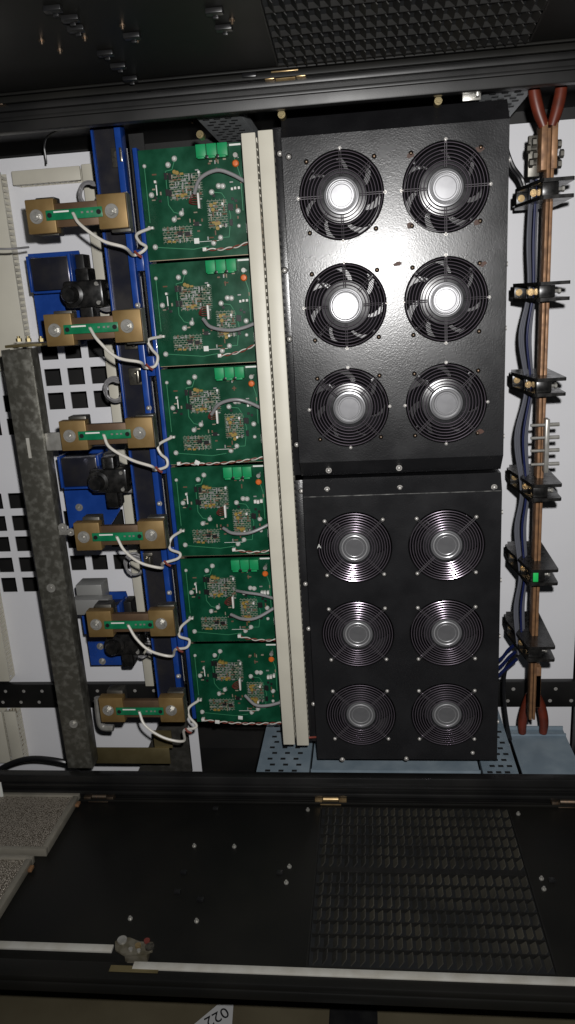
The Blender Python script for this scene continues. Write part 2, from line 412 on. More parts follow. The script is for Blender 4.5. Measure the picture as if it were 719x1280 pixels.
def fan_panel(rows, x0, x1, ztop, zbot, top_drop, bot_drop, label, flange_top, flange_bot):
    t = thing('fan_panel', label, 'fan panel', rel((x0 + x1) / 2, .12, zbot), 'black fan panels')
    b = B()
    xm = (COLX[0] + COLX[1]) / 2
    zs = [ztop] + [(a + c) / 2 for a, c in zip(rows, rows[1:])] + [zbot]
    for i, rz in enumerate(rows):
        for cx, xa, xb in ((COLX[0], x0, xm), (COLX[1], xm, x1)):
            ring_cell(b, xa, xb, zs[i + 1] + ZO, zs[i] + ZO, cx, rz + ZO, HOLE_R, 0)
    # folded edges: sloping lip above and below, returns on the sides
    def strip(pts):
        vs = [b.verts.new(rel(*p)) for p in pts]; b.faces.new(vs)
    yt, dz = top_drop; ybm, dzb = bot_drop
    strip([(x0, 0, ztop), (x1, 0, ztop), (x1 + .001, yt, ztop + dz), (x0 - .001, yt, ztop + dz)])
    strip([(x0, 0, zbot), (x0, ybm, zbot - dzb), (x1, ybm, zbot - dzb), (x1, 0, zbot)])
    strip([(x0 - .001, yt, ztop + dz), (x1 + .001, yt, ztop + dz), (x1, .12, ztop + dz), (x0, .12, ztop + dz)])
    strip([(x0, ybm, zbot - dzb), (x0, .12, zbot - dzb), (x1, .12, zbot - dzb), (x1, ybm, zbot - dzb)])
    for xx in (x0, x1): strip([(xx, 0, ztop), (xx, yt, ztop + dz), (xx, .12, ztop + dz), (xx, .12, zbot - dzb), (xx, ybm, zbot - dzb), (xx, 0, zbot)])
    bmesh.ops.remove_doubles(b, verts=b.verts[:], dist=1e-5)
    es = [e for e in b.edges if len(e.link_faces) == 2 and e.calc_face_angle(0) > .3 and abs(e.verts[0].co.y) < 1e-4 and abs(e.verts[1].co.y) < 1e-4
          and (abs(e.verts[0].co.x - e.verts[1].co.x) > .15 or abs(e.verts[0].co.z - e.verts[1].co.z) > .05)]
    housing = obj('housing', b, 'panel', t, False)
    b = B(); box(b, rel(x0 - .019, .030, flange_bot), rel(x0 - .0008, .033, flange_top), .001); obj('mounting_flange', b, 'panel', t)
    return t
XP0, XP1 = -.132, .2475
up_t = fan_panel(rows_u, XP0, XP1, .262, -.304, (.034, .036), (.026, .032), 'upper black fan panel catching the flash glare on its speckled paint', .285, -.335)
lo_t = fan_panel(rows_l, XP0 + .003, XP1 - .001, -.371, -.953, (.022, .029), (.010, .006), 'lower black fan panel, unlit and dull, resting above the zinc tray', -.345, -.93)
b = B(); box(b, rel(XP0 + .004, -.0012, -.3725), rel(XP1 - .002, .0006, -.3708), .0003); obj('worn_fold', b, 'edge_wear', lo_t)
for t, pts in ((up_t, [(387, 167, .02), (487, 155, .02), (361, 196, -.0), (411, 588, .012), (499, 585, .012)]),
               (lo_t, [(409, 612, .008), (500, 610, .008), (618, 609, .002), (428, 949, 0), (508, 948, 0), (591, 941, 0)])):
    for px, py, y in pts:
        b = B(); domescrew(b, P(px, py, y), .0045, .004); obj('screw', b, 'screw', t)
for t, pts in ((up_t, [(350, 192), (356, 338), (362, 424), (371, 556)]), (lo_t, [(377, 614), (382, 730), (386, 786), (392, 880)])):
    for px, py in pts:
        b = B(); domescrew(b, P(px, py, .03), .0050, .004); obj('flange_screw', b, 'screw', t)
for t, pts in ((up_t, [(634, 200), (634, 330), (633, 410), (631, 545)]), (lo_t, [(628, 640), (627, 725), (626, 795), (624, 902)])):
    for px, py in pts:
        b = B(); c = V((XP1, .02, P(px, py, .02).z)); cyl(b, c, c + V((.0045, 0, 0)), .0045, 12); obj('side_screw', b, 'screw', t)

# ------------------------------------------------------------------ cooling fans
def make_fan(kind):
    t = thing('cooling_fan', 'x', 'fan', (0, 0, 0), 'cooling fans', True)
    b = B(); lathe(b, (0, 0, 0), [(HOLE_R + .001, .0045), (HOLE_R - .001, .008), (HOLE_R - .003, .045), (HOLE_R - .006, .050)], 56)
    lathe(b, (0, 0, 0), [(HOLE_R - .004, .052), (0, .053)], 40)
    obj('shroud', b, 'black_plastic', t, loc=(0, 0, 0))
    # impeller: twisted swept blades
    b = B()
    for k in range(7):
        a0 = 2 * PI * k / 7; n = 8
        fr, bk = [], []
        for i in range(n + 1):
            r = .044 + (.067 - .044) * i / n
            sw = .35 * (i / n) ** 1.4; half = .36 - .05 * i / n
            fr.append((r, a0 + sw - half, .014)); bk.append((r, a0 + sw + half, .036))
        def pt(q, dy=0): return (q[0] * math.cos(q[1]), q[2] + dy, q[0] * math.sin(q[1]))
        prev = None
        for i in range(n + 1):
            cur = [b.verts.new(pt((fr[i][0], fr[i][1] + (bk[i][1] - fr[i][1]) * s / 4, fr[i][2] + (bk[i][2] - fr[i][2]) * (s / 4) ** .8))) for s in range(5)]
            if prev:
                for s in range(4): b.faces.new((prev[s], prev[s + 1], cur[s + 1], cur[s]))
            prev = cur
    b.normal_update(); bmesh.ops.solidify(b, geom=b.faces[:], thickness=.0015)
    obj('impeller', b, 'blade', t, loc=(0, 0, 0))
    b = B(); lathe(b, (0, 0, 0), [(.0295, .0065), (.031, .012), (.0435, .0135), (.045, .016), (.045, .045)], 48); obj('rotor', b, 'rotor', t, loc=(0, 0, 0))
    b = B(); lathe(b, (0, 0, 0), [(0, .0012), (.0180, .0012), (.0188, .0003), (.0212, .0003), (.0222, .0015), (.0262, .0013), (.0272, .0003), (.0298, .0007), (.0306, .006)], 56)
    hub = obj('hub', b, 'hub', t, loc=(0, 0, 0), angle=22)
    b = B(); torus(b, (0, .0008, 0), .0242, .0014, 56, 8); obj('hub_rim', b, 'hub_ring', hub, True, (0, 0, 0))
    b = B(); torus(b, (0, .0012, 0), .0183, .0006, 56, 8); obj('hub_rim', b, 'hub_ring', hub, True, (0, 0, 0))
    # three motor arms behind the blades
    for a in (PI * .25, PI * .75, PI * 1.25, PI * 1.75):
        m_ = Matrix.Rotation(-a, 3, 'Y'); b = B()
        cbox(b, (.054 * math.cos(a), .044, .054 * math.sin(a)), (.04, .006, .008), .001, m_)
        obj('motor_arm', b, 'black_plastic', t, loc=(0, 0, 0))
    # guard
    b = B(); radii = [.0365 + .0056 * k for k in range(7)] if kind != 'low' else [.0345 + .0050 * k for k in range(8)]
    dome = lambda r: -.0035 + .004 * (r / .072) ** 2
    for r in radii: torus(b, (0, dome(r), 0), r, .00072, 64, 8)
    g_ = obj('wire_guard', b, 'chrome', t, loc=(0, 0, 0))
    if kind == 'high': diag = [PI * .5, PI, PI * 1.5, 0]
    elif kind == 'mid': diag = [PI * .25, PI * .75, PI * 1.25, PI * 1.75]
    else: diag = [PI * .25, PI * .75, PI * 1.25, PI * 1.75]
    for a in diag:
        b = B(); e = V((math.cos(a), 0, math.sin(a))); n_ = V((-math.sin(a), 0, math.cos(a)))
        for s in (-1, 1):
            tube(b, [e * .032 + n_ * .0016 * s + V((0, .0005, 0)), e * .055 + n_ * .0016 * s, e * (.0765 if kind != 'high' else .074) + n_ * .0016 * s + V((0, -.001, 0))], .0008, 6, 3)
        obj('guard_spoke', b, 'spoke', g_, loc=(0, 0, 0))
    if kind == 'high':
        for a in (PI * .25, PI * 1.25) :
            b = B(); e = V((math.cos(a), 0, math.sin(a))); n_ = V((-math.sin(a), 0, math.cos(a)))
            for s in (-1, 1): tube(b, [e * .034 + n_ * .002 * s + V((0, .004, 0)), e * .060 + n_ * .002 * s + V((0, .004, 0)), e * .0705 + n_ * .002 * s + V((0, .003, 0))], .0008, 6, 3)
            obj('guard_spoke', b, 'spoke', g_, loc=(0, 0, 0))
    if kind != 'low':
        for a in (0, PI / 2, PI, PI * 1.5):
            b = B(); c = V((.0745 * math.cos(a), -.001, .0745 * math.sin(a))); domescrew(b, c, .0022, .0025); obj('clip', b, 'screw', t, loc=(0, 0, 0))
    rr = {'low': .0795, 'mid': .0805, 'high': .0815}[kind]
    for a in (PI * .25, PI * .75, PI * 1.25, PI * 1.75):
        b = B(); c = V((rr * math.cos(a), 0, rr * math.sin(a))); domescrew(b, c, .0040 if kind == 'low' else .0034, .0035)
        obj('screw', b, 'screw' if kind == 'low' else 'dull_screw', t, loc=(0, 0, 0))
    return t
proto = {k: make_fan(k) for k in ('high', 'mid', 'low')}
used = set()
rown = {0: ('high', 'in the highest row'), 1: ('high', 'in the second row, hub glaring white'), 2: ('mid', 'in the third row, hub grey'),
        3: ('low', 'in the fourth row, below the seam'), 4: ('low', 'in the fifth row'), 5: ('low', 'in the lowest row above the zinc tray')}
for i, rz in enumerate(rows_u + rows_l):
    for j, cx in enumerate(COLX):
        k, txt = rown[i]; loc = rel(cx, 0, rz)
        side = 'chrome guarded fan nearer the cream ducts ' if j == 0 else 'chrome guarded fan nearer the copper bar '
        if k not in used: o = proto[k]; o.location = loc; o['label'] = side + txt; used.add(k)
        else: o = dup(proto[k], loc, side + txt)
# rusty washes on the panel round the worn screws of the top rows, and the printed letter
rr_ = random.Random(5)
for px, py in ((513, 194), (600, 186), (597, 278), (512, 282), (497, 330), (603, 330), (600, 540)):
    c = P(px, py, 0); n = 9; a0 = rr_.uniform(0, 6)
    b = B(); prism(b, [(c.x + (.004 + rr_.uniform(0, .005)) * math.cos(a0 + 2 * PI * k / n), c.z + (.003 + rr_.uniform(0, .003)) * math.sin(a0 + 2 * PI * k / n)) for k in range(n)], -.0006, -.0002); obj('rust_stain', b, 'rust', up_t, False)
def text_mesh(body, size, m, parent, loc, rot, name):
    cu = bpy.data.curves.new('txt', 'FONT'); cu.body = body; cu.size = size; cu.extrude = .0003; cu.align_x = 'CENTER'; cu.align_y = 'CENTER'
    o = bpy.data.objects.new('txt', cu); C.objects.link(o); bpy.context.view_layer.update()
    me = bpy.data.meshes.new_from_object(o.evaluated_get(bpy.context.evaluated_depsgraph_get())); bpy.data.objects.remove(o)
    me.materials.clear(); me.materials.append(M[m])
    o = bpy.data.objects.new(name, me); C.objects.link(o); o.parent = parent
    base = V((0, 0, 0)); q = parent
    while q is not None: base += q.location; q = q.parent
    o.location = loc - base; o.rotation_euler = rot
    return o
text_mesh('A', .012, 'silk', lo_t, P(399, 683, -.0012), (PI / 2, 0, 0), 'printed_letter')

# ------------------------------------------------------------------ circuit boards
YPC = .065
bx0, bx1 = -.402, -.206; PITCH = .1976
BW = bx1 - bx0; BH = .186
board_top = [P(235, q, YPC).z for q in (184, 322, 459, 585, 702, 811)]
zt0 = P(235, 183, YPC).z; zend = P(300, 905, YPC).z
PITCH = (zt0 - zend) / 6
BH = PITCH - .006
def L(u, v, y=0): return V((u * BW, y, -v * BH))
pb = thing('circuit_board', 'x', 'circuit board', (0, 0, 0), 'green driver circuit boards', True)
b = B(); box(b, (0, 0, -BH), (BW, .0016, 0)); obj('board', b, 'pcb', pb, False, (0, 0, 0))
b = B(); box(b, (0.001, .0018, -BH - .001), (BW, .012, -BH + .0015)); box(b, (0, .0018, -BH), (.0015, .03, 0)); obj('edge_support', b, 'pcb_edge', pb, False, (0, 0, 0))
for k in range(3):
    u = .565 + k * .10; b = B()
    c = L(u + .045, .07)
    box(b, (c.x - .0092, -.016, c.z - .0095), (c.x + .0092, -.0002, c.z + .0125), .001)
    cbox(b, (c.x, -.014, c.z - .010), (.012, .012, .004), .0006)
    tb = obj('terminal_block', b, 'term', pb, True, (0, 0, 0))
    if k < 2:
        b = B(); cbox(b, (c.x + .0105, -.010, c.z - .009), (.006, .014, .005), .0005); cbox(b, (c.x + .0105, -.008, c.z + .001), (.0022, .012, .016)); obj('release_tab', b, 'chip', tb, True, (0, 0, 0))
b = B(); c = L(.915, .185); lathe(b, (c.x, -.006, c.z), [(0, -.0035), (.0045, -.003), (.0062, 0), (.0045, .003), (0, .0035)], 18); cyl(b, (c.x - .002, -.004, c.z), (c.x - .002, 0, c.z), .0006, 6)
obj('disc_varistor', b, 'orange', pb, True, (0, 0, 0))
b = B(); c = L(.92, .115); cyl(b, (c.x, -.009, c.z), (c.x, 0, c.z), .0042, 14); obj('standoff', b, 'steel_bright', pb, True, (0, 0, 0))
screws = [(.34, .095), (.275, .145), (.09, .40), (.735, .365), (.775, .37), (.665, .415), (.36, .585), (.285, .635), (.90, .60), (.075, .875), (.715, .83), (.645, .875), (.90, .735), (.05, .14)]
me_s = None
for i, (u, v) in enumerate(screws):
    c = L(u, v)
    if me_s is None:
        b = B(); lathe(b, (0, 0, 0), [(0, -.0048), (.0012, -.0048), (.0016, -.0042), (.0030, -.0040), (.0042, -.0022), (.0052, 0)], 12); o = obj('spacer_screw', b, 'spacer', pb, True, (c.x, 0, c.z)); me_s = o.data
    else:
        o = bpy.data.objects.new('spacer_screw', me_s); C.objects.link(o); o.parent = pb; o.location = (c.x, 0, c.z)
    if i > 11: o.scale = (.7, .7, .7)
def boxmesh(nm, s, m, bev=.0002):
    b = B(); cbox(b, (0, -s[1] / 2, 0), s, bev); me = bpy.data.meshes.new(nm); b.to_mesh(me); b.free(); me.materials.append(M[m]); return me
def cylmesh(nm, r, h, m, flat=False):
    b = B()
    if flat: cyl(b, (-h / 2, -r, 0), (h / 2, -r, 0), r, 8)
    else: cyl(b, (0, -h, 0), (0, 0, 0), r, 10)
    me = bpy.data.meshes.new(nm); b.to_mesh(me); b.free(); me.materials.append(M[m]); return me
KM = {'resistor': [boxmesh('resistor', (.0052, .0024, .0024), 'tan'), boxmesh('resistor', (.0046, .002, .0026), 'brownc'), cylmesh('resistor', .0013, .0075, 'brownc', True), boxmesh('resistor', (.0022, .0022, .0058), 'greyc'), cylmesh('resistor', .0011, .006, 'tan', True)],
      'capacitor': [cylmesh('capacitor', .0032, .0055, 'yellow'), boxmesh('capacitor', (.0058, .004, .0034), 'yellow'), cylmesh('capacitor', .0024, .005, 'greyc')],
      'chip': [boxmesh('chip', (.0085, .0025, .0066), 'chip'), boxmesh('chip', (.0052, .0024, .0105), 'chip'), boxmesh('chip', (.0044, .002, .0044), 'chip')],
      'pin_header': [boxmesh('pin_header', (.0034, .007, .0040), 'whitec')]}
def print_mat():
    m = M['pcb'].copy(); m.name = 'printed_component_outlines'; nt = m.node_tree; bs = nt.nodes['Principled BSDF']
    src = bs.inputs['Base Color'].links[0].from_socket
    tc = nt.nodes.new('ShaderNodeTexCoord'); sp = nt.nodes.new('ShaderNodeSeparateXYZ'); cb = nt.nodes.new('ShaderNodeCombineXYZ'); br_ = nt.nodes.new('ShaderNodeTexBrick'); mx = nt.nodes.new('ShaderNodeMix'); mx.data_type = 'RGBA'
    nt.links.new(tc.outputs['Object'], sp.inputs[0]); nt.links.new(sp.outputs['X'], cb.inputs['X']); nt.links.new(sp.outputs['Z'], cb.inputs['Y']); nt.links.new(cb.outputs[0], br_.inputs['Vector'])
    br_.inputs['Scale'].default_value = 1; br_.inputs['Brick Width'].default_value = .0072; br_.inputs['Row Height'].default_value = .0041; br_.inputs['Mortar Size'].default_value = .00055; br_.inputs['Mortar Smooth'].default_value = 0
    nt.links.new(br_.outputs['Fac'], mx.inputs[0]); nt.links.new(src, mx.inputs[6]); mx.inputs[7].default_value = (.20, .23, .18, 1)
    nt.links.new(mx.outputs[2], bs.inputs['Base Color']); return m
M['print'] = print_mat()
for u0, u1, v0, v1 in ((.27, .49, .235, .465), (.61, .80, .48, .745), (.165, .455, .695, .855), (.465, .585, .235, .45)):
    b = B(); a, c = L(u0, v1), L(u1, v0); box(b, (a.x, -.0004, a.z), (c.x, -.0001, c.z)); obj('printed_outline', b, 'print', pb, False, (0, 0, 0))
def place(kind, idx, u, v, rot=0):
    o = bpy.data.objects.new(kind, KM[kind][idx]); C.objects.link(o); o.parent = pb; c = L(u, v); o.location = (c.x, 0, c.z); o.scale = (1.1, 1, 1.1)
    if rot: o.rotation_euler = (0, rot, 0)
rb = random.Random(3)
def cluster(u0, u1, v0, v1, nx, nz, skip=.18):
    for i in range(nx):
        for j in range(nz):
            if rb.random() < skip: continue
            u = u0 + (u1 - u0) * (i + .5 + rb.uniform(-.2, .2)) / nx; v = v0 + (v1 - v0) * (j + .5 + rb.uniform(-.2, .2)) / nz
            place('resistor', rb.choice((0, 1, 1, 2, 3, 3, 3, 4)), u, v, rb.choice((0, 0, PI / 2)))
cluster(.285, .48, .24, .46, 6, 7, .14)
cluster(.62, .79, .49, .74, 5, 7, .14)
cluster(.17, .45, .70, .85, 8, 4, .2)
cluster(.47, .58, .24, .44, 2, 4, .25)
cluster(.46, .58, .64, .72, 3, 2, .2)
for u, v, k in ((.335, .215, 0), (.36, .225, 0), (.40, .235, 1), (.345, .425, 1), (.39, .43, 0), (.42, .42, 1), (.655, .535, 0), (.69, .52, 1), (.67, .575, 0), (.69, .705, 0), (.715, .70, 0), (.665, .69, 1), (.70, .745, 0), (.225, .835, 1), (.27, .84, 1)):
    place('capacitor', k, u, v)
for u, v, k, r_ in ((.245, .245, 1, 0), (.285, .25, 1, 0), (.245, .39, 1, 0), (.275, .40, 1, 0), (.825, .56, 1, 0), (.845, .565, 1, 0), (.83, .70, 1, 0), (.77, .715, 2, 0), (.335, .765, 0, 0), (.405, .775, 0, 0), (.50, .69, 0, 0), (.86, .49, 2, 0), (.89, .51, 2, 0), (.13, .43, 2, 0), (.17, .46, 2, 0), (.685, .45, 2, 0)):
    place('chip', k, u, v, r_)
rs = random.Random(21)
for k in range(34):
    u, v = rs.choice(((rs.uniform(.10, .26), rs.uniform(.22, .50)), (rs.uniform(.50, .60), rs.uniform(.20, .80)), (rs.uniform(.80, .97), rs.uniform(.28, .66)), (rs.uniform(.30, .52), rs.uniform(.50, .68)), (rs.uniform(.58, .86), rs.uniform(.13, .24)), (rs.uniform(.56, .74), rs.uniform(.76, .90))))
    place('resistor', rs.choice((0, 1, 2, 3, 3, 4)), u, v, rs.choice((0, PI / 2)))
for u, v in ((.765, .53), (.73, .73), (.865, .405), (.895, .40), (.93, .40), (.045, .695), (.075, .70), (.145, .29), (.565, .235)):
    place('pin_header', 0, u, v)
b = B(); c = L(.545, .49); cbox(b, (c.x, -.006, c.z), (.0035, .012, .026), .0005); conn = obj('plug_socket', b, 'whitec', pb, True, (0, 0, 0))
b = B(); c = L(.49, .47)
for k in range(5): tube(b, [L(.545, .44 + .02 * k, -.008), L(.50, .44 + .02 * k, -.018), L(.46, .49 + .004 * k, -.014)], .0009, 6, 4)
obj('plug_lead', b, 'redc', pb, True, (0, 0, 0))
b = B(); c = L(.485, .845); box(b, (c.x - .0048, -.0006, c.z - .0048), (c.x + .0048, -.0002, c.z + .0048)); obj('sticker', b, 'silk', pb, False, (0, 0, 0))
for u, v, w, h in ((.925, .018, .012, .0016), (.975, .76, .0012, .0085), (.145, .36, .001, .009), (.60, .855, .02, .0004)):
    b = B(); c = L(u, v); box(b, (c.x - w, -.0004, c.z - h), (c.x + w, -.0001, c.z + h)); obj('silkscreen_mark', b, 'silk', pb, False, (0, 0, 0))
for pts in ([(.345, .10), (.31, .19), (.245, .20), (.245, .50), (.29, .57), (.36, .59)], [(.665, .415), (.76, .43), (.80, .50), (.83, .64), (.80, .83), (.72, .83)], [(.05, .14), (.05, .65)], [(.90, .12), (.95, .3), (.95, .6)], [(.1, .88), (.45, .92), (.6, .9)]):
    b = B()
    for a, c in zip(pts, pts[1:]):
        A_, B_ = L(*a), L(*c); d = (B_ - A_); nn = V((-d.z, 0, d.x)).normalized() * .0006
        vs = [b.verts.new(q + V((0, -.0003, 0))) for q in (A_ + nn, B_ + nn, B_ - nn, A_ - nn)]; b.faces.new(vs)
    obj('trace', b, 'trace', pb, False, (0, 0, 0))
bl = ['topmost green circuit board, just below the perforated rail', 'green circuit board second from the top, its cable sagging', 'green circuit board third from the top, its cable arching upward', 'green circuit board fourth from the top beside the upper panel seam', 'green circuit board just above the lowest one, with a looped cable', 'lowest green circuit board, hanging above the zinc rail']
BO = []
for i in range(6):
    loc = V((bx0, YPC, zt0 - i * PITCH))
    if i == 0: o = pb; o.location = loc; o['label'] = bl[0]
    else: o = dup(pb, loc, bl[i])
    BO.append(loc)
    rv = random.Random(60 + i)
    for ch in list(o.children):
        n_ = ch.name.split('.')[0]
        if i and n_ in ('resistor', 'capacitor', 'chip', 'spacer_screw'):
            ch.location = ch.location + V((rv.uniform(-.0009, .0009), 0, rv.uniform(-.0009, .0009)))
            if n_ == 'resistor' and rv.random() < .10: bpy.data.objects.remove(ch); continue
        if (n_ == 'sticker' and i > 1) or (n_ == 'terminal_block' and i == 5):
            for g_ in list(ch.children): bpy.data.objects.remove(g_)
            bpy.data.objects.remove(ch); continue
        if n_ == 'pin_header' and i > 2 and ch.location.x > .8 * BW: ch.scale = (1.5, 1, 1.7); ch.location.z += .004 * (rv.random() - .5)
        if n_ == 'plug_socket' and i in (2, 4): ch.location.z -= .003
# grey cables from each board into the duct
ord_ = ['topmost', 'second', 'third', 'fourth', 'fifth', 'lowest']
def W(i, u, v, y=0): return BO[i] + L(u, v, y)
shapes = [[(.52, .43), (.60, .31), (.76, .255), (.90, .30), (1.06, .40)], [(.50, .55), (.58, .63), (.75, .67), (.90, .655), (1.06, .60)], [(.50, .47), (.60, .36), (.76, .32), (.90, .36), (1.06, .46)],
          [(.52, .66), (.62, .70), (.78, .70), (.92, .66), (1.06, .60)], [(.52, .63), (.66, .655), (.82, .64), (1.06, .52)], [(.60, .60), (.72, .68), (.86, .69), (1.06, .67)]]
for i, s in enumerate(shapes):
    b = B(); n = len(s)
    tube(b, [W(i, u, v, -.012 - .022 * math.sin(PI * min(1, k / (n - 1) * .8 + .1))) for k, (u, v) in enumerate(s)], .0033, 10)
    single('grey_cable', b, 'greywire', 'grey round cable ' + ('arching up ' if i in (0, 2) else 'sagging ') + 'from the %s circuit board into the duct' % ord_[i], 'cable', 'grey board cables')
b = B(); tube(b, [W(4, .60, .36, -.014), W(4, .72, .35, -.03), W(4, .88, .38, -.03), W(4, 1.06, .48, -.015)], .003, 10)
single('grey_cable', b, 'greywire', 'upper grey cable of the looped pair on the fifth circuit board', 'cable', 'grey board cables')
# twisted red and white pairs
for i in range(6):
    st, v0, v1 = [(.56, .93, .88), (.62, .92, .80), (.10, .985, .945), (.60, .93, .935), (.58, .925, .965), (.08, .955, .99)][i]
    t = thing('twisted_wire_pair', 'twisted red and white wires along the lower edge of the %s circuit board' % ord_[i], 'wire', W(i, .8, .95, 0), 'twisted red and white wires')
    for ph, m_ in ((0, 'redwire'), (PI, 'whitewire')):
        b = B(); n = 34; pts = []
        for k in range(n + 1):
            f = k / n; u = st + (1.04 - st) * f; v = v0 + (v1 - v0) * f + .03 * math.sin(PI * f)
            a = ph + f * (1.04 - st) * 40
            pts.append(W(i, u, v, -.007) + V((0, .0016 * math.sin(a), .0018 * math.cos(a))))
        tube(b, pts, .0011, 6, 2); obj('wire', b, m_, t)
    b = B(); c = W(i, st, v0, -.004); cbox(b, c, (.007, .008, .0065), .0005); obj('plug', b, 'whitec', t)
# cable-tie tags on the long leads
for i, u, v in ((2, .30, .975), (5, .25, .965), (5, .52, .91)):
    b = B(); cbox(b, W(i, u, v, -.012), (.010, .0012, .0085), .0003, Matrix.Rotation(.5 if i == 2 else .1, 3, 'Y'))
    single('wire_tag', b, 'silk', {(2, .30): 'slanted white wire tag under the third circuit board', (5, .25): 'white wire tag at the lower corner of the lowest circuit board', (5, .52): 'white wire tag in the lower middle of the lowest circuit board'}[(i, u)], 'wire tag', 'white wire tags')

# ------------------------------------------------------------------ blue filmed module frame behind the shunts
YF = .075
fx = lambda px, y=YF: P(px, 540, y).x
zt_f = P(140, 150, YF).z; zb_f = P(230, 890, YF).z
fr = thing('module_frame', 'tall mirror dark frame edged with blue film beside the circuit boards', 'frame', V((-.44, .12, zb_f)))
xa, xb, xc, xd = P(161, 540, YF).x, P(190, 540, YF).x, P(192, 540, YF).x, bx0
b = B(); box(b, (xa, YF + .004, zb_f), (xb, YF + .007, zt_f)); obj('face_plate', b, 'bluemirror', fr, False)
b = B(); box(b, (xa - .0042, YF - .004, zb_f), (xa, YF + .03, zt_f), .001); obj('blue_edge', b, 'blue', fr)
b = B(); box(b, (xb - .004, YF - .018, zb_f), (xb + .008, YF + .012, zt_f - .01), .0015); obj('blue_edge', b, 'blue', fr)
b = B(); box(b, (xb + .009, YF + .028, zb_f), (xd + .004, YF + .031, zt_f - .02)); obj('gap_floor', b, 'panel_dark', fr, False)
b = B(); box(b, (xd - .009, YF - .012, zb_f - .01), (xd - .0008, YF + .02, zt0 + .005), .001); obj('blue_edge', b, 'blue', fr)
for i in range(6):
    zc = zt0 - i * PITCH - .158
    if i < 5:
        b = B(); box(b, (xb + .0095, YF - .014, zc - .050), (xd - .0095, YF - .006, zc - .012), .001); obj('blue_tab', b, 'blue', fr)
    b = B(); domescrew(b, (xb + .004, YF - .018, zc - .085 + .17), .0048, .005); obj('frame_screw', b, 'screw', fr)
for i, (px, py) in enumerate(((146, 196), (161, 425), (167, 470), (172, 552), (182, 700), (200, 775))):
    b = B(); c = P(px + 2, py, YF); 
    r3 = random.Random(i); n = 12
    box(b, (c.x - .013, YF - .001, c.z - .018), (c.x + .013, YF + .003, c.z + .016), .0015); box(b, (c.x + .008, YF - .020, c.z - .012), (c.x + .013, YF - .0012, c.z + .012), .001)
    bolt(b, (c.x, YF - .001, c.z + .004), .0045, .004); obj('earthing_lug', b, 'worn', fr)

# ------------------------------------------------------------------ brass shunts
YS = -.02
sx = -.496
sh = thing('current_shunt', 'x', 'shunt', (0, 0, 0), 'brass current shunts', True)
def shp(bm, x0, x1, h0, h1, y0, y1, bev=.002): box(bm, (x0, y0, h0), (x1, y1, h1), bev)
b = B(); shp(b, -.093, -.040, -.029, .029, 0, .022); obj('terminal', b, 'brass', sh, True, (0, 0, 0))
b = B(); shp(b, .038, .091, -.029, .029, 0, .022); obj('terminal', b, 'brass', sh, True, (0, 0, 0))
b = B(); shp(b, -.041, .039, -.020, .020, .005, .017, .001); obj('resistance_strip', b, 'brass_dark', sh, True, (0, 0, 0))
b = B(); box(b, (-.055, -.0045, -.0085), (.048, -.0015, .0085), .0004); sb = obj('sense_board', b, 'pcb_small', sh, True, (0, 0, 0))
b = B(); box(b, (-.040, -.0052, .0035), (-.012, -.0048, .0062)); obj('silkscreen_mark', b, 'silk', sb, False, (0, 0, 0))
for x in (-.048, .042):
    b = B(); cyl(b, (x, -.0062, 0), (x, -.0046, 0), .0042, 12); obj('board_screw', b, 'chip', sb, True, (0, 0, 0))
b = B()
for x in (-.005, .012, .022, .03): cbox(b, (x, -.0052, .001), (.004, .0014, .003))
obj('solder_joint', b, 'steel_bright', sb, False, (0, 0, 0))
for x in (-.074, .064):
    b = B(); bolt(b, (x, 0, 0), .0078, .007); obj('bolt', b, 'steel_bright', sh, True, (0, 0, 0))
b = B(); box(b, (-.082, .023, -.031), (-.046, .05, .034), .002); obj('busbar_tab', b, 'steel_dark', sh, True, (0, 0, 0))
b = B(); box(b, (.052, .023, -.034), (.088, .044, .031), .002); box(b, (.0915, .002, -.029), (.0928, .0215, .029)); obj('busbar_tab', b, 'steel_dark', sh, True, (0, 0, 0))
scs = [(97, 267), (118, 410), (135, 543), (152, 670), (167, 780), (180, 888)]
SL = []
for i, (px, py) in enumerate(scs):
    loc = P(px, py, YS); loc.x = sx + (0.004, 0, 0, 0, 0, 0)[i] * -1
    lab = ['topmost brass shunt above the dark blue block', 'brass shunt level with the galvanised bar end, second down', 'brass shunt with a steel strap to the galvanised bar', 'brass shunt fourth down, below a blue bracket', 'brass shunt second from the lowest, over the pale steel bracket', 'lowest brass shunt near the lower frame'][i]
    if i == 0: o = sh; o.location = loc; o['label'] = lab
    else: o = dup(sh, loc, lab)
    SL.append(loc)
# white sense leads from each shunt to its board
for i in range(6):
    s = SL[i]; e = W(i, .055, .70, -.006)
    q = [s + V((-.004, -.006, 0)), s + V((.012, -.018, -.022)), s + V((.045, -.022, -.050)), s + V((.085, -.016, -.066)), V((e.x - .030, YPC - .05, e.z - .052)), V((e.x - .006, YPC - .045, e.z - .048)), V((e.x - .002, YPC - .04, e.z - .036)), V((e.x - .018, YPC - .035, e.z - .024)), V((e.x - .018, YPC - .03, e.z - .008)), e]
    rl = random.Random(80 + i); q = [p + (V((rl.uniform(-.004, .004), rl.uniform(-.003, .003), rl.uniform(-.005, .005))) if 0 < k < 9 else V((0, 0, 0))) for k, p in enumerate(q)]
    t = thing('sense_lead', 'white lead looping from the %s brass shunt to its circuit board' % ord_[i], 'wire', s, 'white shunt leads')
    b = B(); tube(b, q, .0029, 8); obj('sheath', b, 'whitewire', t)
    b = B(); c = q[4]; tube(b, [c + V((.004, -.001, .006)), c + V((.010, -.004, .0)), c + V((.016, -.001, -.005))], .0024, 6, 4); obj('red_tie', b, 'redwire', t)
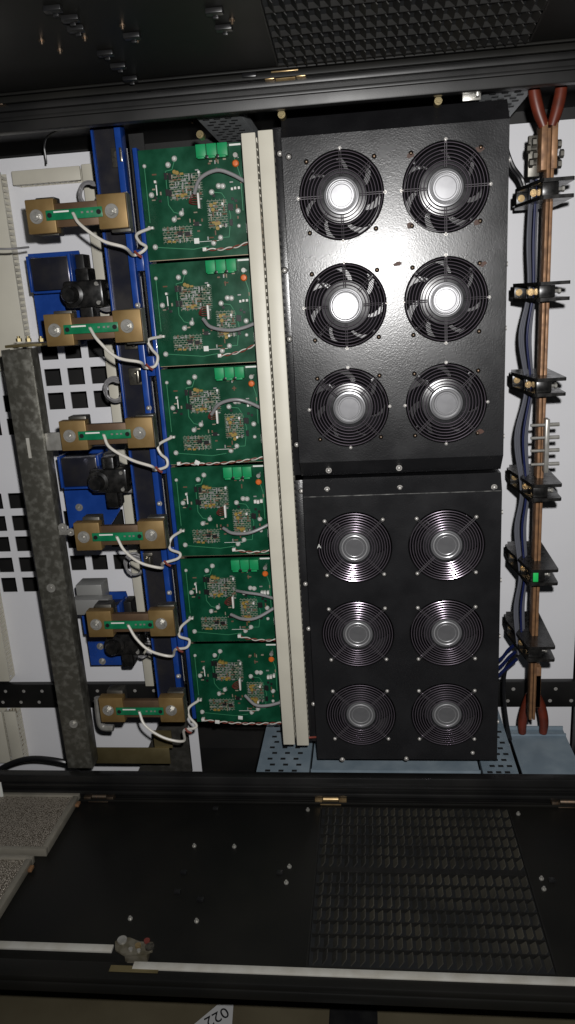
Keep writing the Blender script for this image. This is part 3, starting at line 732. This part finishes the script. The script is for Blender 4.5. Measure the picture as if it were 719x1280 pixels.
# coils of grey wire tucked beside the frame
for i, (px, py) in enumerate(((112, 243), (132, 372), (143, 488), (158, 603), (168, 708), (176, 812))):
    c = P(px, py, .15); b = B(); r4 = random.Random(40 + i)
    for k in range(3):
        rr = .020 + .003 * k; pts = []
        for a in range(14):
            th = -.6 + a / 13 * 5.0
            pts.append(c + V((-rr * math.sin(th) * .9 - .002 * k, .008 * k + r4.uniform(-.002, .002), rr * math.cos(th))))
        pts = [c + V((.045, .01 * k, .012 - .004 * k))] + pts + [c + V((.05, .01 * k, -.028 - .006 * k))]
        tube(b, pts, .0026, 7, 4)
    single('wire_coil', b, 'greywire', 'loop of grey wires tucked behind the %s brass shunt' % ord_[i] if i else 'small loop of grey wires above the topmost brass shunt', 'wire coil', 'grey wire loops')

# ------------------------------------------------------------------ blue brackets with black current sensors
lab_b = ['blue filmed bracket with a dark block under the topmost shunt', 'blue filmed bracket under the steel strap between third and fourth shunts', 'blue filmed bracket partly hidden behind the galvanised bar, near the lowest shunts']
lab_s = ['black current sensor between the two uppermost shunts', 'black current sensor between the two middle shunts', 'black current sensor between the two lowest shunts']
br = thing('sensor_bracket', 'x', 'bracket', (0, 0, 0), 'blue sensor brackets', True)
b = B(); prism(b, [(-.075, .095), (.035, .095), (.050, .02), (.050, -.055), (.02, -.095), (-.075, -.095)], .06, .064); obj('base_plate', b, 'blue', br, False, (0, 0, 0))
b = B(); box(b, (-.048, .0, .018), (.032, .05, .082), .003); fb = obj('folded_block', b, 'bluemirror', br, True, (0, 0, 0))
b = B(); box(b, (-.054, -.002, .016), (-.0485, .055, .086), .001); box(b, (.0325, -.002, .016), (.038, .055, .086), .001); box(b, (-.048, -.002, .013), (.032, .052, .0175), .001); obj('blue_edge', b, 'blue', fb, True, (0, 0, 0))
b = B(); box(b, (.040, .02, -.035), (.058, .06, .085), .002); obj('side_web', b, 'panel_dark', br, True, (0, 0, 0))
for x, z in ((-.062, .03), (-.045, -.045), (-.045, -.085), (.045, .045)):
    b = B(); bolt(b, (x, .060 if x < 0 else .0195, z), .0055, .006); obj('bolt', b, 'steel_bright', br, True, (0, 0, 0))
cs = thing('current_sensor', 'x', 'sensor', (0, 0, 0), 'black current sensors', True)
b = B(); box(b, (-.030, .0, -.026), (.050, .05, .026), .005); box(b, (-.005, .01, -.062), (.022, .055, .05), .004); obj('body', b, 'insulator', cs, True, (0, 0, 0))
b = B(); lathe(b, (-.012, 0, 0), [(0, -.026), (.013, -.025), (.016, -.020), (.0165, -.006), (.023, -.004), (.024, .004)], 24); obj('coil_boss', b, 'insulator', cs, True, (0, 0, 0))
b = B()
for z in (-.018, .018): cyl(b, (.040, -.004, z), (.040, .002, z), .004, 10)
cyl(b, (-.036, .02, 0), (-.028, .02, 0), .005, 10); obj('terminal_stud', b, 'steel_bright', cs, True, (0, 0, 0))
for i, (px, py) in enumerate(((72, 374), (108, 618), (135, 800))):
    loc = P(px, py, .14)
    o = br if i == 0 else dup(br, loc, lab_b[i]); o.location = loc; o['label'] = lab_b[i]
for i, (px, py) in enumerate(((98, 368), (130, 602), (150, 806))):
    loc = P(px, py, .10)
    o = cs if i == 0 else dup(cs, loc, lab_s[i]); o.location = loc; o['label'] = lab_s[i]

# ------------------------------------------------------------------ galvanised bar and straps
gx0, gx1 = -.690, -.632; gz0, gz1 = P(60, 960, .0).z, P(20, 437, 0).z
t = thing('galvanised_bar', 'wide spangled galvanised channel bar standing in front of the punched plate', 'busbar', V(((gx0 + gx1) / 2, .02, gz0)))
b = B(); box(b, (gx0, 0, gz0), (gx1, .003, gz1), .0008); box(b, (gx0, .0032, gz0), (gx0 + .003, .033, gz1)); box(b, (gx1 - .003, .0032, gz0), (gx1, .036, gz1), .0005); obj('channel', b, 'steel', t)
for px, py in ((64, 735), (92, 905)):
    b = B(); bolt(b, P(px, py, 0), .006, .004); obj('bolt', b, 'steel_bright', t)
b = B(); c = P(37, 560, 0); box(b, (c.x - .004, -.0015, c.z - .020), (c.x + .002, -.0002, c.z + .020)); obj('slot', b, 'rod', t, False)
b = B()
zz = P(30, 431, 0).z; box(b, V((P(15, 431, 0).x, -.03, zz - .003)), V((P(60, 431, 0).x, .06, zz + .002)), .0005); k1 = single('strap_bracket', b, 'olive', 'flat brassy strap lying across the upper end of the galvanised bar', 'strap', 'connection straps')
for px in (24, 36, 52):
    b = B(); c = P(px, 427, -.01); cyl(b, c, c + V((0, 0, .006)), .0055, 6); cyl(b, c + V((0, 0, .006)), c + V((0, 0, .010)), .003, 10); o = obj('bolt', b, 'olive', k1, True, (0, 0, 0)); o.location = (0, 0, 0)
    for v in o.data.vertices: v.co -= k1.location
b = B(); c = P(66, 552, .01); box(b, (c.x - .014, .008, c.z - .018), (c.x + .030, .014, c.z + .018), .002); single('strap_bracket', b, 'steel_bright', 'short pale steel strap joining the galvanised bar to the third shunt', 'strap', 'connection straps')
b = B(); c = P(82, 662, .02); box(b, (c.x - .012, .008, c.z - .008), (c.x + .035, .02, c.z + .002), .001); bolt(b, (c.x, .008, c.z + .008), .006, .006); bolt(b, (c.x + .016, .008, c.z - .002), .005, .008); single('strap_bracket', b, 'steel_bright', 'bolted steel strap between the galvanised bar and the fourth shunt', 'strap', 'connection straps')
b = B(); c = P(113, 752, .1); box(b, (c.x - .04, .09, c.z - .028), (c.x + .045, .12, c.z + .008), .002); box(b, (c.x - .04, .124, c.z - .02), (c.x + .02, .17, c.z + .03), .002); single('support_bracket', b, 'greyc', 'pale steel bracket behind the fifth shunt', 'bracket')
b = B(); tube(b, [P(122, 872, .05), P(124, 895, .05), P(128, 908, .05), P(142, 910, .05)], .008, 10); single('bent_strap', b, 'steel_bright', 'bent bright steel strap under the lowest shunt', 'strap', 'connection straps')
b = B(); a, c = P(124, 948, .12), P(214, 930, .12); box(b, (a.x, .10, a.z), (c.x, .103, c.z + .002), .0005); box(b, (c.x - .035, .1035, c.z), (c.x + .008, .107, c.z + .045)); single('support_bracket', b, 'olive', 'olive plated bracket at the foot of the galvanised bar', 'bracket')
b = B(); prism(b, [(P(x, y, .2).x, P(x, y, .2).z) for x, y in ((172, 966), (240, 966), (231, 884), (204, 892))], .2, .21); single('gusset_plate', b, 'steel_dark', 'dark slanted gusset between the olive bracket and the lowest circuit board', 'gusset', smooth=False)
b = B(); tube(b, [P(-20, 975, .12), P(10, 956, .12), P(40, 948, .12), P(78, 952, .12), P(110, 962, .14)], .0065, 10); single('black_hose', b, 'blackwire', 'thick black cable curving over the lower frame by the galvanised bar', 'cable')
b = B(); tube(b, [P(-8, 311, .06), P(14, 311, .06), P(36, 309, .10)], .002, 8); single('thin_rod', b, 'greywire', 'thin grey lead running to the dark blue block', 'wire')

# ------------------------------------------------------------------ copper bar, boots, clamps
YCU = .05
cu = thing('copper_busbar', 'laminated copper bar running upright through six black clamps', 'busbar', P(664, 905, YCU))
xcu = .3265
for s, w in ((-1, .0054), (1, .0054)):
    b = B(); x = xcu + s * .0035
    box(b, (x - w / 2, YCU, P(664, 900, YCU).z), (x + w / 2, YCU + .032, P(684, 160, YCU).z), .0008); obj('lamination', b, 'copper', cu)
for px, py0, py1 in ((682, 152, 212), (695, 152, 210), (661, 835, 885), (673, 845, 885)):
    b = B(); a = P(px, py0, YCU - .004); c = P(px, py1, YCU - .004); x = a.x if py0 < 500 else (.318 if px < 660 else .3365)
    box(b, (x - .005, YCU - .002, c.z), (x + .005, YCU + .045, a.z), .0008); obj('joint_plate', b, 'copper', cu)
for pts in ([(680, 158), (673, 138), (668, 115), (667, 90)], [(690, 158), (696, 138), (701, 115), (703, 90)], [(662, 868), (657, 884), (653, 902), (653, 916)], [(671, 868), (677, 884), (680, 902), (679, 916)]):
    b = B(); tube(b, [P(x, y, YCU + .005 + (.09 if y > 500 else 0)) for x, y in pts], lambda f: .0085 + .002 * math.sin(PI * f), 12); obj('heat_shrink_boot', b, 'boot', cu)
for px, py, s in ((667, 178, -1), (660, 186, -1), (668, 195, -1), (663, 204, -1), (700, 180, 1), (703, 192, 1), (700, 205, 1)):
    b = B(); c = P(px, py, YCU + .02); a = V((xcu + s * .02, c.y, c.z)); e = V((c.x, c.y, c.z))
    cyl(b, a, e, .0042, 8); cyl(b, e - V((s * .004, 0, 0)), e + V((s * .002, 0, 0)), .0075, 6); obj('joint_bolt', b, 'steel_dark', cu)
b = B(); box(b, (xcu - .032, YCU + .03, P(668, 218, YCU).z), (xcu - .012, YCU + .04, P(668, 165, YCU).z), .001); obj('end_plate', b, 'steel_dark', cu)
# finned splice with four studs
t = thing('bolted_splice', 'pale metal splice plate with four protruding studs on the copper bar', 'splice', P(684, 555, .03))
b = B(); a, c = P(684, 591, .03), P(684, 524, .03); box(b, (a.x - .006, .028, a.z), (a.x + .002, .05, c.z), .0015); obj('plate', b, 'steel_bright', t)
for py in (531, 547, 563, 580):
    b = B(); q = P(684, py, .035); cyl(b, q + V((-.03, 0, 0)), q + V((.022, 0, 0)), .0028, 8); cyl(b, q + V((.004, 0, 0)), q + V((.022, 0, 0)), .0038, 8); obj('stud', b, 'steel_bright', t)
# clamps: two shaped plates on a block, brass screws at the back
ck = thing('busbar_clamp', 'x', 'clamp', (0, 0, 0), 'black busbar clamps', True)
plan = [(-.023, .175), (-.031, .130), (-.012, .004), (-.008, 0), (.0395, 0), (.0425, .004), (.046, .175)]
b = B(); prism(b, plan, .0105, .0165, 'Z'); obj('upper_plate', b, 'insulator', ck, True, (0, 0, 0), 25)
b = B(); prism(b, plan, -.0165, -.0105, 'Z'); obj('lower_plate', b, 'insulator', ck, True, (0, 0, 0), 25)
b = B(); box(b, (-.0085, .008, -.0103), (.0185, .048, .0103), .001); obj('core_block', b, 'insulator', ck, True, (0, 0, 0))
b = B(); box(b, (-.028, .133, -.0103), (.02, .175, .0103), .001); obj('root_block', b, 'insulator', ck, True, (0, 0, 0))
b = B(); box(b, (-.0175, .056, -.0103), (-.0088, .070, .0103), .0008); obj('terminal_lug', b, 'insulator', ck, True, (0, 0, 0))
for x, y in ((-.0195, .132), (-.0132, .0555)):
    b = B(); bolt(b, (x, y, 0), .0040, .0025); obj('brass_screw', b, 'gold', ck, True, (0, 0, 0))
b = B(); cyl(b, (.0186, .020, 0), (.028, .020, 0), .0032, 8); cyl(b, (.026, .020, 0), (.030, .020, 0), .0055, 6); obj('through_bolt', b, 'steel_bright', ck, True, (0, 0, 0))
labs = ['topmost black clamp just below the bolted copper joint', 'second black clamp down the copper bar, brass screws showing', 'third black clamp down, just above the studded splice', 'black clamp just below the studded splice', 'black clamp carrying a bright green marker', 'lowest black clamp with dark blue wires entering it']
for i, (py) in enumerate((235, 364, 484, 616, 722, 818)):
    loc = V((.3135, .0, P(690, py, .0).z))
    o = ck if i == 0 else dup(ck, loc, labs[i]); o.location = loc; o['label'] = labs[i]
    if i == 4:
        b = B(); box(b, (-.0045, .004, -.010), (.0055, .0078, .010), .001); obj('marker', b, 'lime', o, True, (0, 0, 0))
# bundle of wires bulging beside the bar
knots = [225, 300, 364, 420, 484, 545, 612, 660, 716, 760, 815]
off = [0, -.004, 0, -.016, 0, -.020, -.004, -.015, -.002, -.012, 0]
t = thing('wire_bundle', 'bundle of grey and blue wires threading behind the copper bar clamps', 'wire bundle', V((.29, .1, P(670, 818, .1).z)))
for k in range(6):
    b = B(); pts = []
    for py, o_ in zip(knots, off):
        pts.append(V((.2985 + .0030 * k + o_ * (.85 - .1 * k), .070 + .007 * (k % 3), P(672, py, .08).z)))
    tube(b, pts, .0023, 7, 6); obj('wire', b, 'bluewire' if k in (3,) else 'ribbon', t)
for k, q in enumerate(((640, 806), (641, 815), (643, 824))):
    b = B(); tube(b, [P(q[0] + 3, q[1], .10), P(q[0] - 5, q[1] + 7, .11), P(628, q[1] + 16, .12), P(616, q[1] + 24 + 2 * k, .13)], .0036, 8)
    single('blue_wire', b, 'bluewire', ['uppermost', 'middle', 'lower'][k] + ' of three dark blue wires leaving the lowest clamp', 'wire', 'dark blue wires')
b = B(); tube(b, [P(646, 817, .12), P(632, 838, .13), P(630, 870, .14), P(634, 905, .14), P(638, 925, .14)], .0042, 8); single('black_wire', b, 'blackwire', 'black cable dropping beside the lower fan panel to the zinc shelf', 'wire', 'black wires')
for k in range(2):
    b = B(); tube(b, [P(630, 165 + 3 * k, .14), P(635, 190, .12), P(638 + 4 * k, 208, .12), P(648 + 4 * k, 222, .125), P(653 + 3 * k, 233, .125)], .0036, 8)
    single('black_wire', b, 'blackwire', ['outer', 'inner'][k] + ' black wire curving into the topmost clamp', 'wire', 'black wires')
b = B(); tube(b, [P(372, 923, .02), P(385, 922, .01), P(400, 921, .02)], .0022, 6); single('red_wire', b, 'redwire', 'short red wire end between the cream duct and the lower fan panel', 'wire')
b = B(); c = P(588, 120, .01); box(b, (c.x - .014, .0, c.z - .009), (c.x + .016, .004, c.z + .007), .001); box(b, (c.x + .006, -.012, c.z - .006), (c.x + .013, .0, c.z + .012), .002); single('door_latch_plate', b, 'steel_bright', 'small pale latch plate above the upper fan panel', 'latch plate')
b = B(); tube(b, [P(120, 150, .1), P(60, 170, .2), P(58, 205, .22)], .002, 6); single('thin_wire', b, 'blackwire', 'thin dark wire in the upper corner above the white plate', 'wire')

# ------------------------------------------------------------------ doors
def door(name, label, hinge, tilt, s, width):
    """local frame: x along the hinge, u towards the viewer, n = the inner face's normal (towards the middle of the cabinet)"""
    o = thing(name, label, 'door', rel(*hinge), 'cabinet doors', True)
    t = math.radians(tilt)
    u = V((0, -math.cos(t), math.sin(t))); n = V((0, math.sin(t), math.cos(t))) * s
    m_ = Matrix(((1, 0, 0), (0, u.y, n.y), (0, u.z, n.z)))
    return o, (lambda x, uu, nn=0: V((x, 0, 0)) + u * uu + n * nn), Matrix(((1, 0, 0), (0, u.y, n.y), (0, u.z, n.z)))
def dbox(bm, m_, lo, hi, bev=0):
    vs = box(bm, lo, hi, bev); bmesh.ops.transform(bm, matrix=m_.to_4x4(), verts=vs)
def vent(parent, m_, x0, x1, u0, u1, rows, cols, gap, slat):
    """louvred vent in two banks: upright slats over a sheet painting the gaps dark, divided by thin ribs"""
    bed, ribs, banks = B(), B(), (B(), B())
    du = (u1 - u0 - gap) / rows; dx = (x1 - x0) / cols
    dbox(bed, m_, (x0 - .002, u0 - .0015, .0003), (x1 + .002, u1 + .0015, .0009))  # near-black sheet, darkness of the gaps between slats put in as colour
    for r in range(rows):
        ua = u0 + r * du + (gap if r >= rows // 2 else 0)
        if r: dbox(ribs, m_, (x0, ua - .0011, .0011), (x1, ua + .0011, .0085))
        if r == rows // 2: dbox(ribs, m_, (x0, ua - gap, .0011), (x1, ua - .0012, .006))
        sl = banks[r >= rows // 2]
        for c in range(cols):
            xa = x0 + c * dx + R.uniform(-.0006, .0006); h = .0105 + R.uniform(-.0012, .0012)
            vs = [(xa + dx * .30, ua + .0025, .0014), (xa + dx * .80, ua + .005, h), (xa + dx * .80, ua + du - .005, h), (xa + dx * .30, ua + du - .0025, .0014)]
            vb = [sl.verts.new(m_ @ V(q)) for q in vs] + [sl.verts.new(m_ @ (V(q) + V((.0014, 0, -.0002)))) for q in vs]
            sl.faces.new(vb[:4]); sl.faces.new(vb[4:][::-1])
            for k in range(4): sl.faces.new((vb[k], vb[4 + k], vb[4 + (k + 1) % 4], vb[(k + 1) % 4]))
    for a, c in (((x0 - .003, u0 - .005), (x1 + .003, u0 - .002)), ((x0 - .003, u1 + .002), (x1 + .003, u1 + .005)), ((x0 - .006, u0 - .005), (x0 - .003, u1 + .005)), ((x1 + .003, u0 - .005), (x1 + .006, u1 + .005))):
        dbox(ribs, m_, (*a, .0003), (*c, .004))
    obj('vent_gap_dark', bed, 'hole', parent, False); obj('vent_frame', ribs, 'vent_rib', parent, False); 
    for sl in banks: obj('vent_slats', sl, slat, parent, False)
def hinge(parent, m_, x, m='gold'):
    b = B()
    dbox(b, m_, (x - .022, -.004, .001), (x + .022, .012, .003), .0005); h = obj('hinge', b, m, parent, True, (0, 0, 0))
    b = B(); a = m_ @ V((x - .016, -.001, .007)); c = m_ @ V((x + .016, -.001, .007)); cyl(b, a, c, .0055, 12); obj('pin', b, m, h, True, (0, 0, 0))
    for q in (-.0255, .0255):
        b = B(); dbox(b, m_, (x + q - .008, -.008, .001), (x + q + .008, .008, .011), .001)
        obj('leaf', b, m, h, True, (0, 0, 0))
# lower door
TL = 2.0; hl = (0, -.034, -1.036)
dl, Tl, ml = door('cabinet_door', 'lower black door folded out flat, with lock rods and a louvred vent', hl, TL, 1, .5)
def PD(px, py, nn=0.0, which='low'):
    T_, h_, tilt, s = (Tl, hl, TL, 1) if which == 'low' else (Tu, hu, TU, -1)
    d = V((px - CX, py - CY, F)); w = V((d.dot(ax), d.dot(ay), d.dot(up))); t = math.radians(tilt)
    n = V((0, math.sin(t), math.cos(t))) * s; u = V((0, -math.cos(t), math.sin(t)))
    h = V(h_) + n * nn; k = ((h - V((0, -D, 0))).dot(n)) / w.dot(n); p = V((0, -D, 0)) + w * k - V(h_)
    return p.x, p.dot(u)
DW = PD(360, 1241)[1]
b = B(); dbox(b, ml, (XL, .0, -.018), (XR, DW, 0), .003); obj('leaf_panel', b, 'door', dl)
b = B(); dbox(b, ml, (XL, DW - .034, .0003), (XR, DW - .001, .012), .003); dbox(b, ml, (XL, .004, .0003), (XR, .010, .006), .001); obj('folded_rim', b, 'door', dl)
v0, v1 = PD(520, 1014)[1], PD(520, 1213)[1]
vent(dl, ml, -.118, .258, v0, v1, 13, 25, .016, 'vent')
for px in (132, 415, 702): hinge(dl, ml, PD(px, 987)[0], 'gold' if px == 415 else 'dull_screw')
def rod(px0, py0, px1, py1, w):
    a = PD(px0, py0, .012); c = PD(px1, py1, .012); b = B()
    dbox(b, ml, (min(a[0], c[0]), (a[1] + c[1]) / 2 - w, .010), (max(a[0], c[0]), (a[1] + c[1]) / 2 + w, .015), .001); return b
b = rod(-60, 1179, 141, 1187, .0068); obj('lock_rod', b, 'rod', dl)
b = rod(163, 1218, 800, 1220, .0068); obj('lock_rod', b, 'rod', dl)
lx, lu = PD(168, 1196)
b = B()
def plate(bm, pts, n0, n1):
    A_ = [bm.verts.new(ml @ V((lx + x, lu + y, n0))) for x, y in pts]; B_ = [bm.verts.new(ml @ V((lx + x, lu + y, n1))) for x, y in pts]
    bm.faces.new(A_[::-1]); bm.faces.new(B_)
    for i in range(len(pts)): bm.faces.new((A_[i], A_[(i + 1) % len(pts)], B_[(i + 1) % len(pts)], B_[i]))
plate(b, [(-.034 + .0, -.010), (-.028, -.018), (-.012, -.020), (.008, -.012), (.030, -.012), (.034, .006), (.024, .012), (.010, .014), (-.010, .016), (-.028, .006)], .016, .019)
dbox(b, ml, (lx - .012, lu - .010, .0005), (lx + .026, lu + .012, .0155), .002)
dbox(b, ml, (lx - .006, lu + .0165, .0005), (lx + .030, lu + .034, .008), .0015)
lk = obj('lock_mechanism', b, 'latch', dl)
b = B(); dbox(b, ml, (lx - .008, lu + .024, .0082), (lx + .026, lu + .033, .0105), .0005); obj('slide_plate', b, 'steel_bright', lk, True, (0, 0, 0))
for x, y, r, m_ in ((-.022, -.012, .008, 'steel_bright'), (.008, -.002, .005, 'gold'), (.020, -.012, .005, 'redc'), (.028, .0, .0075, 'worn'), (-.002, .006, .0035, 'steel_bright'), (.012, .008, .003, 'steel_bright')):
    b = B(); cyl(b, ml @ V((lx + x, lu + y, .0185)), ml @ V((lx + x, lu + y, .0225)), r, 14); obj('lock_pin', b, m_, lk, True, (0, 0, 0))
a = PD(130, 1230, .012); c = PD(193, 1230, .012)
b = B(); dbox(b, ml, (a[0], DW - .026, .0122), (c[0], DW - .014, .0135), .0003); obj('rim_label', b, 'olive', dl, False)
rd = random.Random(11)
for px, py in ((250, 992), (310, 992), (243, 1058), (163, 1149), (246, 1152), (358, 1104), (385, 1013), (648, 1018), (677, 1099), (680, 1112), (362, 1084), (293, 1059)):
    x, u_ = PD(px, py); b = B(); cyl(b, ml @ V((x, u_, 0)), ml @ V((x, u_, .006)), .0022, 8); cyl(b, ml @ V((x, u_, 0)), ml @ V((x, u_, .002)), .0042, 10); obj('stud', b, 'steel_bright', dl)
for px, py in ((230, 1092), (222, 1116), (350, 1092), (251, 1126), (270, 1012), (690, 1102)):
    x, u_ = PD(px, py); b = B(); dbox(b, ml, (x - .006, u_ - .004, .0003), (x + .006, u_ + .004, .006), .001); obj('cable_clip', b, 'black_plastic', dl)
# filter frames standing on the lower door
for i, (xe, u0, u1, lab) in enumerate(((-.655, .000, .185, 'knitted metal filter frame on the lower door, next to the hinge edge'), (-.672, .200, .40, 'knitted metal filter frame on the lower door, farther from the hinge'))):
    t = thing('filter_panel', lab, 'filter', rel(hl[0] - .9, hl[1], hl[2]), 'metal mesh filters')
    base = rel(*hl)
    def fbox(bm, lo, hi, bev=0):
        vs = box(bm, lo, hi, bev); bmesh.ops.transform(bm, matrix=Matrix.Translation(base) @ ml.to_4x4(), verts=vs)
    h = .016
    b = B(); fbox(b, (XL + .02, u0, .0005), (xe, u0 + .010, h), .001); fbox(b, (XL + .02, u1 - .010, .0005), (xe, u1, h), .001); fbox(b, (xe - .012, u0 + .0102, .0005), (xe, u1 - .0102, h), .001); obj('frame', b, 'tray', t)
    b = B(); fbox(b, (XL + .02, u0 + .0102, .0005), (xe - .0122, u1 - .0102, h - .004)); obj('knitted_mesh', b, 'filter', t, False)
    b = B(); fbox(b, (xe + .0003, u0 + .02, .004), (xe + .008, u0 + .034, .010), .001); obj('copper_tab', b, 'copper', t)
b = B(); c = P(8, 975, -.01); box(b, (c.x - .0065, -.045, c.z - .025), (c.x + .0065, -.042, c.z + .018), .0005); single('white_strip', b, 'silk', 'short white strip standing at the frame beside the filter', 'strip', smooth=False)
# upper door
TU = 6.5; hu = (0, -.034, .352)
du, Tu, mu = door('cabinet_door', 'upper black door swung up overhead, with cable clips and a dark vent', hu, TU, -1, .5)
b = B(); dbox(b, mu, (XL, .0, -.026), (XR, .62, 0), .003); obj('leaf_panel', b, 'door', du)
b = B(); dbox(b, mu, (XL, .004, .0003), (XR, .010, .010), .001); dbox(b, mu, (XL, .022, .0003), (XR, .026, .004), .001); dbox(b, mu, (XL, .586, .0003), (XR, .619, .012), .003); obj('folded_rim', b, 'door', du)
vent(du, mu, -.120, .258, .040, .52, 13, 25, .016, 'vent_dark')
for px, py in ((14, 150), (364, 118)): hinge(du, mu, PD(px, py, 0, 'up')[0], 'gold' if px > 100 else 'dull_screw')
for px, py in ((106, 46), (153, 31), (155, 124), (232, 116), (146, 119), (75, 62), (290, 24), (318, 92), (172, 48), (52, 50), (226, 112), (240, 150)):
    x, u_ = PD(px, py, 0, 'up'); b = B(); cyl(b, mu @ V((x, u_, 0)), mu @ V((x, u_, .006)), .0020, 8); cyl(b, mu @ V((x, u_, 0)), mu @ V((x, u_, .002)), .0042, 10); obj('stud', b, 'dull_screw', du)
for px, py in ((66, 8), (95, 33), (132, 64), (148, 80), (163, 96), (180, 110), (165, 42), (268, 11), (280, 32), (312, 92), (88, 20)):
    x, u_ = PD(px, py, 0, 'up'); b = B(); dbox(b, mu, (x - .012, u_ - .006, .0003), (x + .012, u_ + .006, .007), .0015); dbox(b, mu, (x - .004, u_ - .010, .0003), (x + .004, u_ - .0062, .009), .001); obj('cable_clip', b, 'black_plastic', du)

# ------------------------------------------------------------------ tag and dark band on the floor in front
tg = thing('number_tag', 'white tag with black digits lying on the tan floor', 'tag', PZ(268, 1268, -ZO + .004))
c = PZ(268, 1272, -ZO + .004); 
b = B(); pts = [PZ(252, 1300, -ZO + .004), PZ(236, 1287, -ZO + .004), PZ(272, 1257, -ZO + .004), PZ(292, 1257, -ZO + .004), PZ(289, 1300, -ZO + .004)]
lo_ = [b.verts.new(q) for q in pts]; hi_ = [b.verts.new(q + V((0, 0, .002))) for q in pts]
b.faces.new(lo_); b.faces.new(hi_[::-1])
for i in range(len(pts)): b.faces.new((lo_[i], lo_[(i + 1) % len(pts)], hi_[(i + 1) % len(pts)], hi_[i]))
obj('card', b, 'tagw', tg, False)
text_mesh('022', .030, 'tagk', tg, PZ(271, 1271, -ZO + .0068), (0, 0, math.radians(216)), 'printed_number')
b = B(); a, c = PZ(413, 1262, -ZO), PZ(472, 1262, -ZO); box(b, (a.x, -3, .001), (c.x, .6, .012)); single('floor_band', b, 'black_plastic', 'dark band across the tan floor beneath the lower door', 'floor strip', smooth=False)  # thin black box drawing the dark band between two tan areas

for o in bpy.data.objects:
    if 'local' in o: del o['local']

# ------------------------------------------------------------------ camera
cam = bpy.data.cameras.new('camera'); co = bpy.data.objects.new('camera', cam); C.objects.link(co)
rt = V((ax[0], ay[0], up[0])); upv = -V((ax[1], ay[1], up[1])); bk = -V((ax[2], ay[2], up[2]))
mw = Matrix((rt, upv, bk)).transposed().to_4x4(); mw.translation = (0, -D, ZO); co.matrix_world = mw
cam.sensor_fit = 'VERTICAL'; cam.sensor_height = 36; cam.sensor_width = 36; cam.lens = 36 * F / 1280; cam.clip_end = 100; cam.clip_start = .01
bpy.context.scene.camera = co
# ------------------------------------------------------------------ light: the camera's own flash and a faint room
fl = bpy.data.lights.new('flash', 'SPOT'); fo = bpy.data.objects.new('flash', fl); C.objects.link(fo)
fl.energy = 76; fl.shadow_soft_size = .012; fl.spot_size = math.radians(150); fl.spot_blend = 1.0; fl.color = (1, .985, .97)
fo.location = (.045, -D + .005, ZO + .075); fo.rotation_euler = (math.radians(82), 0, 0)
w = bpy.data.worlds.new('World'); bpy.context.scene.world = w; w.use_nodes = True
w.node_tree.nodes['Background'].inputs['Color'].default_value = (.95, 1, 1.05, 1); w.node_tree.nodes['Background'].inputs['Strength'].default_value = .018
sc = bpy.context.scene; sc.cycles.caustics_reflective = False; sc.cycles.caustics_refractive = False
sc.view_settings.view_transform = 'Standard'; sc.view_settings.look = 'None'; sc.view_settings.exposure = 0; sc.view_settings.gamma = 1
